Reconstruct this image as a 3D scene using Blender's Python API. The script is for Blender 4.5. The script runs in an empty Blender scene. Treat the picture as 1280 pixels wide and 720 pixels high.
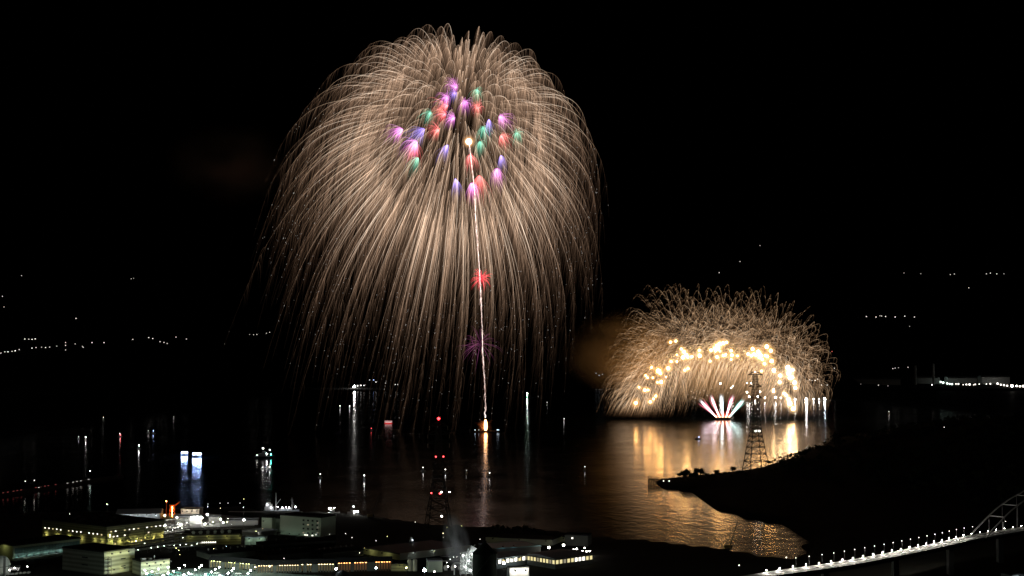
import bpy, bmesh, math, random
import numpy as np
from mathutils import Vector, Matrix, noise as mnoise

random.seed(7)
rng = np.random.default_rng(11)
R = math.radians
SC = bpy.context.scene
COL = SC.collection

# ------------------------------------------------------------------ camera, sky, exposure
F = 1758.0            # focal length in units of a 1280 px wide picture
CAMH = 150.0
PITCH = math.atan(86.0 / F)
cd = bpy.data.cameras.new('camera')
cd.sensor_width = 36.0
cd.lens = F / 1280.0 * 36.0
cd.clip_start = 1.0
cd.clip_end = 60000.0
cam = bpy.data.objects.new('camera', cd)
COL.objects.link(cam)
cam.location = (0, 0, CAMH)
cam.rotation_euler = (math.pi / 2 + PITCH, 0, 0)
SC.camera = cam

w = bpy.data.worlds.new('World')
SC.world = w
w.use_nodes = True
nt = w.node_tree
nt.nodes.clear()
sky = nt.nodes.new('ShaderNodeTexSky')
sky.sky_type = 'NISHITA'
sky.sun_disc = False
sky.sun_elevation = R(-9)
sky.sun_rotation = R(200)
bg = nt.nodes.new('ShaderNodeBackground')
bg.inputs['Strength'].default_value = 0.001
wo = nt.nodes.new('ShaderNodeOutputWorld')
nt.links.new(sky.outputs[0], bg.inputs[0])
nt.links.new(bg.outputs[0], wo.inputs[0])
sl = bpy.data.lights.new('moonlight', 'SUN')     # the faint night light
sl.energy = 0.0015
sl.angle = R(0.5)
sl.color = (0.8, 0.88, 1.0)
so = bpy.data.objects.new('moonlight', sl)
COL.objects.link(so)
so.rotation_euler = (R(50), 0, R(-20))

SC.view_settings.view_transform = 'Standard'
SC.view_settings.look = 'None'
SC.view_settings.exposure = 0.0
SC.view_settings.gamma = 1.0
SC.render.filter_size = 1.7 if hasattr(SC.render, 'filter_size') else 1.5
cy = SC.cycles
cy.max_bounces = 6
cy.diffuse_bounces = 2
cy.glossy_bounces = 3
cy.transmission_bounces = 2
cy.volume_bounces = 1
cy.transparent_max_bounces = 256
cy.sample_clamp_indirect = 4.0
cy.use_denoising = True
cy.caustics_reflective = False
cy.caustics_refractive = False
cy.use_light_tree = True

# ------------------------------------------------------------------ picture <-> place
ca, sa = math.cos(PITCH), math.sin(PITCH)

def ray(px, py):
    u, v = (px - 640) / F, (360 - py) / F
    return Vector((u, ca - sa * v, sa + ca * v))

def G(px, py, z=0.0):
    d = ray(px, py)
    t = (z - CAMH) / d.z
    return Vector((d.x * t, d.y * t, z))

def P(px, py, Y):
    d = ray(px, py)
    t = Y / d.y
    return Vector((d.x * t, Y, CAMH + d.z * t))

# ------------------------------------------------------------------ materials
def new_mat(name):
    m = bpy.data.materials.new(name)
    m.use_nodes = True
    m.node_tree.nodes.clear()
    return m, m.node_tree.nodes, m.node_tree.links

MATS = {}
def surf(name, col, rough=0.7, var=0.25, scale=0.3, bands=0.0, metal=0.0):
    """procedural surface: base colour with worn patches and, on cladding, vertical sheet seams"""
    if name in MATS: return MATS[name]
    m, n, l = new_mat(name)
    out = n.new('ShaderNodeOutputMaterial')
    b = n.new('ShaderNodeBsdfPrincipled')
    b.inputs['Roughness'].default_value = rough
    b.inputs['Metallic'].default_value = metal
    if rough >= .55: b.inputs['Specular IOR Level'].default_value = .06
    tc = n.new('ShaderNodeTexCoord')
    nz = n.new('ShaderNodeTexNoise')
    nz.inputs['Scale'].default_value = scale
    nz.inputs['Detail'].default_value = 6
    l.new(tc.outputs['Object'], nz.inputs['Vector'])
    mx = n.new('ShaderNodeMix'); mx.data_type = 'RGBA'
    mx.inputs['A'].default_value = (*[c * (1 - var) for c in col], 1)
    mx.inputs['B'].default_value = (*[min(1, c * (1 + var)) for c in col], 1)
    l.new(nz.outputs['Fac'], mx.inputs['Factor'])
    last = mx.outputs['Result']
    if bands:
        wv = n.new('ShaderNodeTexWave'); wv.wave_type = 'BANDS'; wv.bands_direction = 'Z'
        wv.inputs['Scale'].default_value = bands; wv.inputs['Distortion'].default_value = 0.6
        l.new(tc.outputs['Object'], wv.inputs['Vector'])
        m2 = n.new('ShaderNodeMix'); m2.data_type = 'RGBA'; m2.blend_type = 'MULTIPLY'
        m2.inputs['Factor'].default_value = 0.45
        l.new(last, m2.inputs['A']); l.new(wv.outputs['Color'], m2.inputs['B'])
        last = m2.outputs['Result']
    l.new(last, b.inputs['Base Color'])
    l.new(b.outputs[0], out.inputs[0])
    MATS[name] = m
    return m

def glow(name, col, strength, sample=True):
    if name in MATS: return MATS[name]
    m, n, l = new_mat(name)
    out = n.new('ShaderNodeOutputMaterial')
    e = n.new('ShaderNodeEmission')
    e.inputs['Color'].default_value = (*col, 1)
    e.inputs['Strength'].default_value = strength
    l.new(e.outputs[0], out.inputs[0])
    m.cycles.emission_sampling = 'FRONT' if sample else 'NONE'
    MATS[name] = m
    return m

def glow_shell(name, col, strength):  # see-through emissive shell, imitates the soft glow round a light
    m, n, l = new_mat(name)
    out = n.new('ShaderNodeOutputMaterial')
    e = n.new('ShaderNodeEmission'); e.inputs['Color'].default_value = (*col, 1); e.inputs['Strength'].default_value = strength
    tr = n.new('ShaderNodeBsdfTransparent'); ad = n.new('ShaderNodeAddShader')
    l.new(e.outputs[0], ad.inputs[0]); l.new(tr.outputs[0], ad.inputs[1]); l.new(ad.outputs[0], out.inputs[0])
    m.cycles.emission_sampling = 'NONE'
    return m

def heat_glow(name, stops, strength):
    """burning composition: colour and output follow the heat stored along each spark path"""
    m, n, l = new_mat(name)
    out = n.new('ShaderNodeOutputMaterial')
    a = n.new('ShaderNodeAttribute'); a.attribute_name = 'spark_heat'
    r = n.new('ShaderNodeValToRGB')
    el = r.color_ramp.elements
    while len(el) > 1: el.remove(el[-1])
    el[0].position, el[0].color = stops[0][0], (*stops[0][1], 1)
    for p, c in stops[1:]:
        x = el.new(p); x.color = (*c, 1)
    e = n.new('ShaderNodeEmission')
    mu = n.new('ShaderNodeMath'); mu.operation = 'MULTIPLY'
    mu.inputs[1].default_value = strength
    l.new(a.outputs['Fac'], r.inputs[0]); l.new(r.outputs[0], e.inputs[0])
    l.new(a.outputs['Fac'], mu.inputs[0]); l.new(mu.outputs[0], e.inputs[1])
    # hot sparks and halo shells add their light to whatever glows behind them
    tr = n.new('ShaderNodeBsdfTransparent'); ad = n.new('ShaderNodeAddShader')
    l.new(e.outputs[0], ad.inputs[0]); l.new(tr.outputs[0], ad.inputs[1])
    l.new(ad.outputs[0], out.inputs[0])
    m.cycles.emission_sampling = 'NONE'
    MATS[name] = m
    return m

# ------------------------------------------------------------------ objects
def tag(o, label=None, cat=None, group=None, kind=None):
    if label: o['label'] = label
    if cat: o['category'] = cat
    if group: o['group'] = group
    if kind: o['kind'] = kind
    return o

def empty(name, loc, rz=0.0, label=None, cat=None, group=None):
    o = bpy.data.objects.new(name, None)
    COL.objects.link(o)
    o.location = loc
    o.rotation_euler = (0, 0, rz)
    o.empty_display_size = 1
    return tag(o, label, cat, group)

def link(name, me, parent=None):
    o = bpy.data.objects.new(name, me)
    COL.objects.link(o)
    if parent: o.parent = parent
    return o

def copy_tree(o, parent=None):
    c = o.copy(); COL.objects.link(c)
    if parent: c.parent = parent
    for ch in list(o.children):
        copy_tree(ch, c)
    return c

class MB:
    """collects shapes; build() links them as one mesh object"""
    def __init__(s): s.v = []; s.f = []; s.mi = []; s.mats = []; s.cur = 0
    def use(s, m):
        if m not in s.mats: s.mats.append(m)
        s.cur = s.mats.index(m); return s
    def add(s, vs, fs):
        k = len(s.v)
        s.v += [tuple(p) for p in vs]
        s.f += [tuple(i + k for i in f) for f in fs]
        s.mi += [s.cur] * len(fs); return s
    def box(s, x0, x1, y0, y1, z0, z1):
        vs = [(x0,y0,z0),(x1,y0,z0),(x1,y1,z0),(x0,y1,z0),(x0,y0,z1),(x1,y0,z1),(x1,y1,z1),(x0,y1,z1)]
        return s.add(vs, [(0,3,2,1),(4,5,6,7),(0,1,5,4),(1,2,6,5),(2,3,7,6),(3,0,4,7)])
    def bar(s, a, b, r, r2=None, n=5):
        a, b = Vector(a), Vector(b); r2 = r if r2 is None else r2
        d = (b - a)
        if d.length < 1e-6: return s
        d.normalize()
        u = d.cross(Vector((0, 0, 1)) if abs(d.z) < .9 else Vector((1, 0, 0))).normalized(); v = d.cross(u)
        vs = []
        for c, q in ((a, r), (b, r2)):
            for i in range(n):
                t = 2 * math.pi * i / n
                vs.append(c + u * (math.cos(t) * q) + v * (math.sin(t) * q))
        fs = [(i, (i + 1) % n, n + (i + 1) % n, n + i) for i in range(n)]
        fs += [tuple(reversed(range(n))), tuple(range(n, 2 * n))]
        return s.add(vs, fs)
    def lathe(s, prof, n=20, c=(0, 0, 0)):
        vs = []
        for r, z in prof:
            for i in range(n):
                t = 2 * math.pi * i / n
                vs.append((c[0] + r * math.cos(t), c[1] + r * math.sin(t), c[2] + z))
        fs = []
        for k in range(len(prof) - 1):
            for i in range(n):
                j = (i + 1) % n
                fs.append((k * n + i, k * n + j, (k + 1) * n + j, (k + 1) * n + i))
        fs.append(tuple(reversed(range(n)))); fs.append(tuple(range((len(prof) - 1) * n, len(prof) * n)))
        return s.add(vs, fs)
    def ball(s, c, r, sub=1, sz=1.0):
        bm = bmesh.new(); bmesh.ops.create_icosphere(bm, subdivisions=sub, radius=r)
        vs = [(c[0] + q.co.x, c[1] + q.co.y, c[2] + q.co.z * sz) for q in bm.verts]
        bm.verts.index_update()
        fs = [tuple(q.index for q in f.verts) for f in bm.faces]
        bm.free(); return s.add(vs, fs)
    def prism(s, pts, z0, z1):
        n = len(pts)
        vs = [(x, y, z0) for x, y in pts] + [(x, y, z1) for x, y in pts]
        return s.add(vs, [tuple(reversed(range(n))), tuple(range(n, 2 * n))] + [(i, (i + 1) % n, n + (i + 1) % n, n + i) for i in range(n)])
    def mesh(s, name):
        me = bpy.data.meshes.new(name)
        me.from_pydata(s.v, [], s.f)
        for m in s.mats: me.materials.append(m)
        if len(s.mats) > 1: me.polygons.foreach_set('material_index', s.mi)
        me.update(); return me
    def build(s, name, parent=None, loc=None):
        o = link(name, s.mesh(name), parent)
        if loc is not None: o.location = loc
        return o

def tubes(name, paths, rad, heat, mat, parent=None, origin=(0, 0, 0)):
    """paths (N,M,3), rad (N,M), heat (N,M): N thin three-sided glowing strands as one mesh"""
    N, M, _ = paths.shape
    p = paths - np.array(origin)
    t = np.gradient(p, axis=1)
    t /= np.linalg.norm(t, axis=2, keepdims=True) + 1e-9
    ref = np.zeros_like(t); ref[..., 1] = 1.0
    u = np.cross(t, ref); ul = np.linalg.norm(u, axis=2, keepdims=True)
    alt = np.zeros_like(t); alt[..., 0] = 1.0
    u = np.where(ul < .05, alt, u / (ul + 1e-9))
    v = np.cross(t, u)
    ring = []
    for k in range(3):
        a = 2 * math.pi * k / 3 + math.pi / 2
        ring.append(p + (u * math.cos(a) + v * math.sin(a)) * rad[..., None])
    V = np.stack(ring, axis=2).reshape(-1, 3)
    i = np.arange(N)[:, None, None] * M * 3
    j = np.arange(M - 1)[None, :, None] * 3
    k = np.arange(3)[None, None, :]
    k2 = (k + 1) % 3
    a = i + j + k; b = i + j + k2
    Fq = np.stack([a, b, b + 3, a + 3], axis=-1).reshape(-1, 4)
    me = bpy.data.meshes.new(name)
    me.vertices.add(len(V)); me.vertices.foreach_set('co', V.astype(np.float32).ravel())
    me.loops.add(Fq.size); me.loops.foreach_set('vertex_index', Fq.astype(np.int32).ravel())
    me.polygons.add(len(Fq))
    me.polygons.foreach_set('loop_start', (np.arange(len(Fq)) * 4).astype(np.int32))
    at = me.attributes.new('spark_heat', 'FLOAT', 'POINT')
    at.data.foreach_set('value', np.repeat(heat.reshape(-1), 3).astype(np.float32))
    me.materials.append(mat)
    me.update(calc_edges=True); me.validate()
    o = link(name, me, parent)
    if parent is None: o.location = origin
    return o

# ------------------------------------------------------------------ the setting: water, land, far shore
def water_material():
    m, n, l = new_mat('sea_water')
    out = n.new('ShaderNodeOutputMaterial')
    b = n.new('ShaderNodeBsdfPrincipled')
    b.inputs['Base Color'].default_value = (.004, .006, .008, 1)
    b.inputs['IOR'].default_value = 1.33
    tc = n.new('ShaderNodeTexCoord')
    mp = n.new('ShaderNodeMapping'); mp.inputs['Scale'].default_value = (1, .55, 1); mp.inputs['Rotation'].default_value = (0, 0, R(24))
    l.new(tc.outputs['Object'], mp.inputs['Vector'])
    n1 = n.new('ShaderNodeTexNoise'); n1.inputs['Scale'].default_value = .085; n1.inputs['Detail'].default_value = 3; n1.inputs['Distortion'].default_value = .6
    n2 = n.new('ShaderNodeTexNoise'); n2.inputs['Scale'].default_value = .011; n2.inputs['Detail'].default_value = 3
    l.new(mp.outputs[0], n1.inputs['Vector']); l.new(tc.outputs['Object'], n2.inputs['Vector'])
    bp = n.new('ShaderNodeBump'); bp.inputs['Strength'].default_value = .5; bp.inputs['Distance'].default_value = .55
    l.new(n1.outputs['Fac'], bp.inputs['Height']); l.new(bp.outputs[0], b.inputs['Normal'])
    mr = n.new('ShaderNodeMapRange'); mr.inputs['To Min'].default_value = .105; mr.inputs['To Max'].default_value = .17
    mr.inputs['From Min'].default_value = .3; mr.inputs['From Max'].default_value = .7
    l.new(n2.outputs['Fac'], mr.inputs['Value'])
    sx = n.new('ShaderNodeSeparateXYZ'); l.new(tc.outputs['Object'], sx.inputs[0])
    last = mr.outputs[0]
    for f0, f1 in ((-800.0, -1150.0), (1120.0, 1400.0)):
        ch = n.new('ShaderNodeMapRange'); ch.interpolation_type = 'SMOOTHSTEP'
        ch.inputs['From Min'].default_value = f0; ch.inputs['From Max'].default_value = f1
        ch.inputs['To Min'].default_value = 0; ch.inputs['To Max'].default_value = .38
        l.new(sx.outputs['X'], ch.inputs['Value'])
        mxr = n.new('ShaderNodeMath'); mxr.operation = 'ADD'
        l.new(last, mxr.inputs[0]); l.new(ch.outputs[0], mxr.inputs[1]); last = mxr.outputs[0]
    l.new(last, b.inputs['Roughness'])
    l.new(b.outputs[0], out.inputs[0])
    return m

wb = MB().use(water_material())
xs = np.linspace(-9000, 9000, 41); ys = np.linspace(200, 15000, 41)
wb.add([(x, y, 0) for y in ys for x in xs],
       [(r * 41 + c, r * 41 + c + 1, (r + 1) * 41 + c + 1, (r + 1) * 41 + c) for r in range(40) for c in range(40)])
tag(wb.build('water'), 'black bay water with streaked light reflections', kind='structure')

# near land: plant apron, headland and wooded hill are one piece of ground
ZP = 3.0
shore_px = [(-500, 652), (0, 646), (60, 643), (160, 640), (300, 636), (332, 641), (375, 643), (400, 641), (480, 649), (540, 658), (600, 661),
            (700, 666), (740, 674), (800, 677), (900, 687), (960, 698), (985, 702), (1003, 694), (1006, 676), (990, 660),
            (962, 652), (930, 648), (905, 640), (890, 634), (868, 624), (858, 615), (842, 611), (824, 610), (817, 606), (822, 602), (845, 599),
            (900, 594), (945, 588), (985, 576), (1020, 561), (1060, 547), (1120, 538), (1200, 530), (1300, 521), (1700, 516)]
LAND = [G(*p)[:2] for p in shore_px] + [(3400, 900), (3400, 350), (-1400, 350)]
LA = np.array([(p[0], p[1]) for p in LAND])

def signed(xy):
    """distance inside (+) / outside (-) the coast for points (K,2)"""
    A = LA; B = np.roll(LA, -1, axis=0)
    d2 = np.full(len(xy), 1e18); ins = np.zeros(len(xy), bool)
    for a, b in zip(A, B):
        ab = b - a; ap = xy - a
        t = np.clip((ap @ ab) / (ab @ ab), 0, 1)
        q = ap - t[:, None] * ab
        d2 = np.minimum(d2, (q ** 2).sum(1))
        cond = (a[1] > xy[:, 1]) != (b[1] > xy[:, 1])
        with np.errstate(divide='ignore', invalid='ignore'):
            xi = (b[0] - a[0]) * (xy[:, 1] - a[1]) / (b[1] - a[1]) + a[0]
        ins ^= cond & (xy[:, 0] < xi)
    d = np.sqrt(d2)
    return np.where(ins, d, -d)

def land_z(xy):
    s = signed(xy)
    x, y = xy[:, 0], xy[:, 1]
    hill = 66 * np.exp(-.5 * ((x - 700) / 190) ** 2 - .5 * ((y - 1850) / 330) ** 2)
    hill = np.where(x > 700, 66 * np.exp(-.5 * ((y - 1850) / 330) ** 2), hill)
    rip = np.array([mnoise.noise((a / 70, b / 70, 3.1)) for a, b in xy])
    flat = np.minimum(s * .9, ZP)
    return np.where(s < 0, -3 + np.maximum(s * .05, -4), flat + np.minimum(1, np.maximum(s, 0) / 60) * (hill * (1 + .15 * rip)))

gx = np.arange(-1250, 3300, 14.0); gy = np.arange(400, 4300, 14.0)
GX, GY = np.meshgrid(gx, gy)
xy = np.stack([GX.ravel(), GY.ravel()], 1)
zz = land_z(xy)
keep = zz.reshape(GX.shape)
nx = len(gx)
idx = -np.ones(len(xy), int); faces = []
mask = keep > -3.2
for r in range(len(gy) - 1):
    for c in range(nx - 1):
        if mask[r, c] or mask[r, c + 1] or mask[r + 1, c] or mask[r + 1, c + 1]:
            faces.append((r * nx + c, r * nx + c + 1, (r + 1) * nx + c + 1, (r + 1) * nx + c))
used = sorted({i for f in faces for i in f})
idx[used] = np.arange(len(used))
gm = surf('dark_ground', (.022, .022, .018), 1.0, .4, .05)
gm.node_tree.nodes['Principled BSDF'].inputs['Specular IOR Level'].default_value = 0.05
lb = MB().use(gm)
lb.add([(xy[i, 0], xy[i, 1], zz[i]) for i in used], [tuple(int(idx[i]) for i in f) for f in faces])
land = lb.build('ground')
tag(land, 'dark near shore land with headland and hill', kind='structure')
for pgn in land.data.polygons: pgn.use_smooth = True

def gz(x, y): return float(land_z(np.array([[x, y]]))[0])

# far shore and mountains
far_px = [(-2500, 6900), (-700, 6900), (0, 6700), (300, 6500), (430, 6100), (560, 6150), (700, 6600), (760, 6600), (830, 5000), (900, 4700), (1040, 4750), (1060, 6000), (1150, 6300), (1300, 6300), (2500, 6300)]
fu = np.array([(p - 640) / F for p, _ in far_px]); fy = np.array([y for _, y in far_px], float)
def far_z(x, y):
    s = y - np.interp(x / max(y, 1), fu, fy)
    if s < 0: return -4.0
    p = min(4.0, s * .05) + s * .004
    k = min(1, max(0, (s - 500) / 4800)); k = k * k * (3 - 2 * k)
    nn = .78 + .3 * mnoise.noise((x / 1700, y / 1900, 1.3)) + .12 * mnoise.noise((x / 500, y / 520, 5.3))
    return p + k * 1020 * nn
fxs = np.linspace(-8200, 8200, 165); fys = np.linspace(4500, 14000, 150)
fb = MB().use(surf('far_land', (.02, .022, .02), .95, .4, .004))
fb.add([(x, y, far_z(x, y)) for y in fys for x in fxs],
       [(r * 165 + c, r * 165 + c + 1, (r + 1) * 165 + c + 1, (r + 1) * 165 + c) for r in range(149) for c in range(164)])
tag(fb.build('hills'), 'black far shore and mountains across the bay', kind='structure')

def far_hit(px, py):
    d = ray(px, py); y = 4550.0
    while y < 13800:
        t = y / d.y
        if CAMH + d.z * t <= far_z(d.x * t, y): break
        y += 20
    t = y / d.y
    return Vector((d.x * t, y, far_z(d.x * t, y)))

# ------------------------------------------------------------------ lamps
L_WHITE = (1.0, .93, .82); L_COOL = (.82, .93, 1.0); L_GREEN = (.78, 1.0, .86); L_WARM = (1.0, .72, .36); L_YEL = (1.0, .96, .36)
steel = surf('dull_steel', (.07, .07, .07), .7, .3, 1.0)
LAMPM = {}
def lamp_mesh(h, r, col, st, sub=1):
    k = (round(h, 2), round(r, 2), col, st, sub)
    if k not in LAMPM:
        b = MB().use(steel)
        b.bar((0, 0, 0), (0, 0, h), max(.07, r * .2), max(.05, r * .14))
        b.bar((0, 0, h - r * 1.15), (0, 0, h - r * .7), r * .45, r * .6, 8)
        b.use(glow('lamp_glow_%d' % len(LAMPM), col, st))
        b.ball((0, 0, h), r, sub)
        LAMPM[k] = b.mesh('lamp')
    return LAMPM[k]

def lamp(name, loc, h, r, col, st, label, group, cat='lamp'):
    o = link(name, lamp_mesh(h, r, col, st))
    o.location = loc
    return tag(o, label, cat, group)

def far_lamps(pts, label, group, r=2.0, st=9.0, col=L_WHITE, name='shore_lamp', vary=True):
    for i, q in enumerate(pts):
        h = far_hit(q[0], q[1])
        rr = (q[2] if len(q) > 2 else r) * h.y / 7000
        s = (st if st > 40 else st * (.6 if q[0] > 1140 and q[1] > 470 else .3 if q[0] < 245 else .2)) * (random.choice((.5, .8, 1, 1.3)) if vary else 1)
        lamp(name, h, max(2, rr), round(rr, 1), col, round(s, 1), label, group)

# left hillside and town
far_lamps([(27,337),(38,335),(72,331),(77,329),(105,333),(108,329)], 'tiny white light high on the dark hillside, far from any other lamps', 'lights on the far left hillside', 1.9, 4, name='hillside_lamp')
far_lamps([(166,331),(169,330),(164,349),(167,349),(232,337),(280,324),(294,331),(293,341)], 'tiny white light on the dark slope just left of the willow firework', 'lights on the slope beside the willow firework', 1.9, 4, name='hillside_lamp')
far_lamps([(3,372),(5,385),(95,399)], 'lone pale light on the dark slope above the far left town', 'lone lights above the left town', 2.1, 6, name='hillside_lamp')
far_lamps([(1,442),(6,441),(10,441),(15,440),(19,439.5),(24,438)], 'white lamp in the sloping bright row at the far left waterfront', 'left waterfront row', 2.6, 9, name='street_lamp')
far_lamps([(31,425),(36,425),(40,425),(44,425)], 'white lamp in the short bright row above the left town', 'short row above the left town', 2.4, 9, name='street_lamp')
far_lamps([(40,436),(45,436),(52,435),(57,435),(62,435),(71,434),(82,429),(82,433),(82,438),(94,431),(103,434),(104,435),(115,429),(130,429)], 'small white lamp in the distant town along the left shore', 'lamps of the left shore town', 2.2, 6, name='street_lamp')
far_lamps([(166,425),(186,423),(191,424),(200,428),(205,429),(209,430),(220,422),(233,425)], 'small white lamp on the shore between the left town and the willow', 'lamps between the town and the willow', 2.1, 6, name='street_lamp')
far_lamps([(312,419),(317,419),(321,419),(333,418),(337,417)], 'pale lamp in the short row at the left hem of the willow firework', 'row at the left hem of the willow', 2.0, 5, name='street_lamp')
# right hillside
far_lamps([(1122,304),(1219,310),(1243,305),(1211,361),(825,308),(898,305),(950,308),(925,328),(899,342),(766,313)], 'faint isolated light high on the dark mountain right of the willow', 'isolated lights on the right mountain', 2.4, 4, name='hillside_lamp')
far_lamps([(1151,343),(1188,344),(1193,344),(1233,343),(1238,342),(1246,343),(1255,343),(1130,342)], 'faint white light in the long level line on the upper right slope', 'level line on the right slope', 2.3, 5, name='hillside_lamp')
far_lamps([(1071,397),(1083,397),(1095,397),(1107,397),(1119,397),(1131,397),(1143,397)], 'white lamp in the evenly spaced row on the right hillside road', 'evenly spaced hillside road lamps', 2.6, 8, name='street_lamp', vary=False)
far_lamps([(1100,396),(1102,396),(1137,409)], 'small extra light beside the evenly spaced hillside road lamps', 'extra lights beside the hillside road', 2.0, 6, name='hillside_lamp')
far_lamps([(1040,440,2.4)], 'single red light above the right edge of the golden firework', None, 2.4, 8, (1, .2, .15), 'beacon_lamp')
far_lamps([(1057,444,2.2)], 'single white light standing just right of the golden firework', None, 2.2, 8, L_WHITE, 'hillside_lamp')
far_lamps([(1043,461),(1052,463),(1116,461.5),(1119,461.5),(1123,461),(1135,460),(1062,481),(1068,481),(1076,481),(1098,482),(1110,483)], 'small white lamp on the far shore right of the golden firework', 'far shore lamps right of the golden firework', 2.0, 6, name='street_lamp')
far_lamps([(745,468,3),(749,470,3),(753,469,3),(757,469,2.4),(776,475,3),(781,475.5,2.4)], 'pale lamp on the far shore left of the golden firework', 'far shore lamps left of the golden firework', 2.6, 4, L_COOL, name='street_lamp')
# the waterfront behind the golden firework
far_lamps([(900.5,480.7,3.4),(914,486,3.6),(934,480,2.6),(939,480,2.6),(934,491,3.2),(950,491,2.8),(967,488,3.2),(916,483,2)], 'round white lamp standing inland behind the comet fan', 'inland lamps behind the comet fan', 3, 50, name='street_lamp')
far_lamps([(936.5,497,3.4),(947,497,3.2),(956,498,2.6),(969.5,497.5,3.6),(976,498,2.4),(994,500.6,3.6),(1017,500,2.8),(1024,500,2),(944,503,2.6),(985,499,2.2)], 'white lamp in the crowded waterfront row behind the lattice pylon', 'crowded waterfront lamps', 3, 80, name='street_lamp')
far_lamps([(1008,501,5.6)], 'largest white floodlight of the far waterfront with a long reflection', None, 5.6, 260, L_WHITE, 'floodlight', False)
far_lamps([(1031,499.5,3.8)], 'bright floodlight at the right end of the far waterfront', None, 3.8, 220, L_COOL, 'floodlight', False)
far_lamps([(1012,476),(1015,477),(1019,477),(1022,475),(1027,482),(1034,482)], 'small white lamp seen through the right hem of the golden firework', 'lamps behind the right hem', 2.2, 9, name='street_lamp')
far_lamps([(965,504),(968,504.3),(971,504.2),(974,504.3),(864,490),(867,492),(871,490),(866,497),(869,499),(880,489),(890,487),(910,492),(860,494),(875,492),(884,495)], 'tiny lamp on the low far shore beside the comet fan', 'tiny lamps beside the comet fan', 1.7, 9, name='street_lamp')
# the works at the far right
far_lamps([(1170,475.5,6),(1174,478,5),(1179,480,5.6),(1184,480.5,4.6),(1190,481.5,4),(1168,474,4),(1176,479.2,5),(1187,481,3.4),(1172,476.8,4.4)], 'bright greenish lamp in the cluster at the far right works', 'greenish lamps of the far works', 3, 12, L_GREEN, 'yard_lamp')
far_lamps([(1195,481,3.4),(1198,481.2,4.6),(1204,481.5),(1208,482,4.4),(1212,482,4.8),(1217,482),(1219,481.6,3.8),(1224,481),(1233,481,2.2),(1238,481,3.6),(1157,478),(1165,482)], 'small white lamp in the line along the far right works', 'line of lamps at the far works', 2.4, 10, name='yard_lamp')
far_lamps([(1247,481,4.6),(1251,482,3.4),(1255,482.8,5),(1259,483.3,4.6),(1271,483.8,5),(1275,484,4),(1279,484,5)], 'bright white lamp beside the dazzling floodlight of the far works', 'lamps beside the dazzling floodlight', 4.4, 12, name='yard_lamp')
far_lamps([(1265,484,6.5)], 'dazzling white floodlight of the works on the far right shore', None, 7.5, 48, L_WHITE, 'floodlight', False)

# ------------------------------------------------------------------ sheds and buildings
def building(name, label, cat, C, E, W, h, wall, roofm, ztop=None, group=None, gable=0.0, zg=ZP, parapet=.5):
    """box with its front face from picture foot C to picture foot E, W metres deep, h metres tall; local x runs along the front, y goes back"""
    a, b = G(*C, zg), G(*E, zg)
    L = (b - a).length
    rz = math.atan2(b.y - a.y, b.x - a.x)
    root = empty(name, a, rz, label, cat, group)
    m = MB().use(wall).box(0, L, 0, W, -2.5, h)
    m.build('wall', root)
    r = MB().use(roofm)
    if gable:
        o = .6
        r.add([(-o, -o, h), (L + o, -o, h), (L + o, W + o, h), (-o, W + o, h), (-o, W / 2, h + gable), (L + o, W / 2, h + gable)],
              [(0, 1, 5, 4), (2, 3, 4, 5), (0, 4, 3), (1, 2, 5), (0, 3, 2, 1)])
    else:
        r.box(-.25, L + .25, -.25, W + .25, h + .003, h + .35)
        t = .3
        for q in ((-.25, L + .25, -.25, -.25 + t), (-.25, L + .25, W + .25 - t, W + .25), (-.25, -.25 + t, -.25 + t, W + .25 - t), (L + .25 - t, L + .25, -.25 + t, W + .25 - t)):
            r.box(*q, h + .352, h + .35 + parapet)
    r.build('roof', root)
    root['L'] = L; root['W'] = W; root['H'] = h
    return root, L

def window(root, x, z, ww, hh, glassm, side='front', W=0, framem=None, name='window'):
    m = MB().use(framem or steel)
    t = .12
    if side == 'front':
        m.box(x - ww / 2 - t, x + ww / 2 + t, -.09, -.003, z - t, z + hh + t)
        m.use(glassm).box(x - ww / 2, x + ww / 2, -.13, -.092, z, z + hh)
    else:
        m.box(-.09, -.003, x - ww / 2 - t, x + ww / 2 + t, z - t, z + hh + t)
        m.use(glassm).box(-.13, -.092, x - ww / 2, x + ww / 2, z, z + hh)
    return m.build(name, root)

def wall_lamp(root, x, z, col, st, r=.28, side='front', out=1.1, hood=True):
    st = st * 7; r = r * .72
    m = MB().use(steel)
    if hood:       # added shade; hides the bulb, turns its light to wall and ground
        zl = z - r * 2.3
        if side == 'front': m.box(x - .55, x + .55, -out - .42, -out - .34, zl, z + .3).box(x - .6, x - .55, -out - .34, -out + .2, zl, z + .3).box(x + .55, x + .6, -out - .34, -out + .2, zl, z + .3)
        else: m.box(-out - .42, -out - .34, x - .55, x + .55, zl, z + .3).box(-out - .34, -out + .2, x - .6, x - .55, zl, z + .3).box(-out - .34, -out + .2, x + .55, x + .6, zl, z + .3)
    if side == 'front':
        m.bar((x, -.01, z + .25), (x, -out, z + .25), .06); m.box(x - .3, x + .3, -out - .3, -out + .3, z + .15, z + .3)
        m.use(glow('wl_%s_%g' % (col, st), col, st)).ball((x, -out, z - r), r)
    else:
        m.bar((-.01, x, z + .25), (-out, x, z + .25), .06); m.box(-out - .3, -out + .3, x - .3, x + .3, z + .15, z + .3)
        m.use(glow('wl_%s_%g' % (col, st), col, st)).ball((-out, x, z - r), r)
    return m.build('wall_lamp', root)

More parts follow.
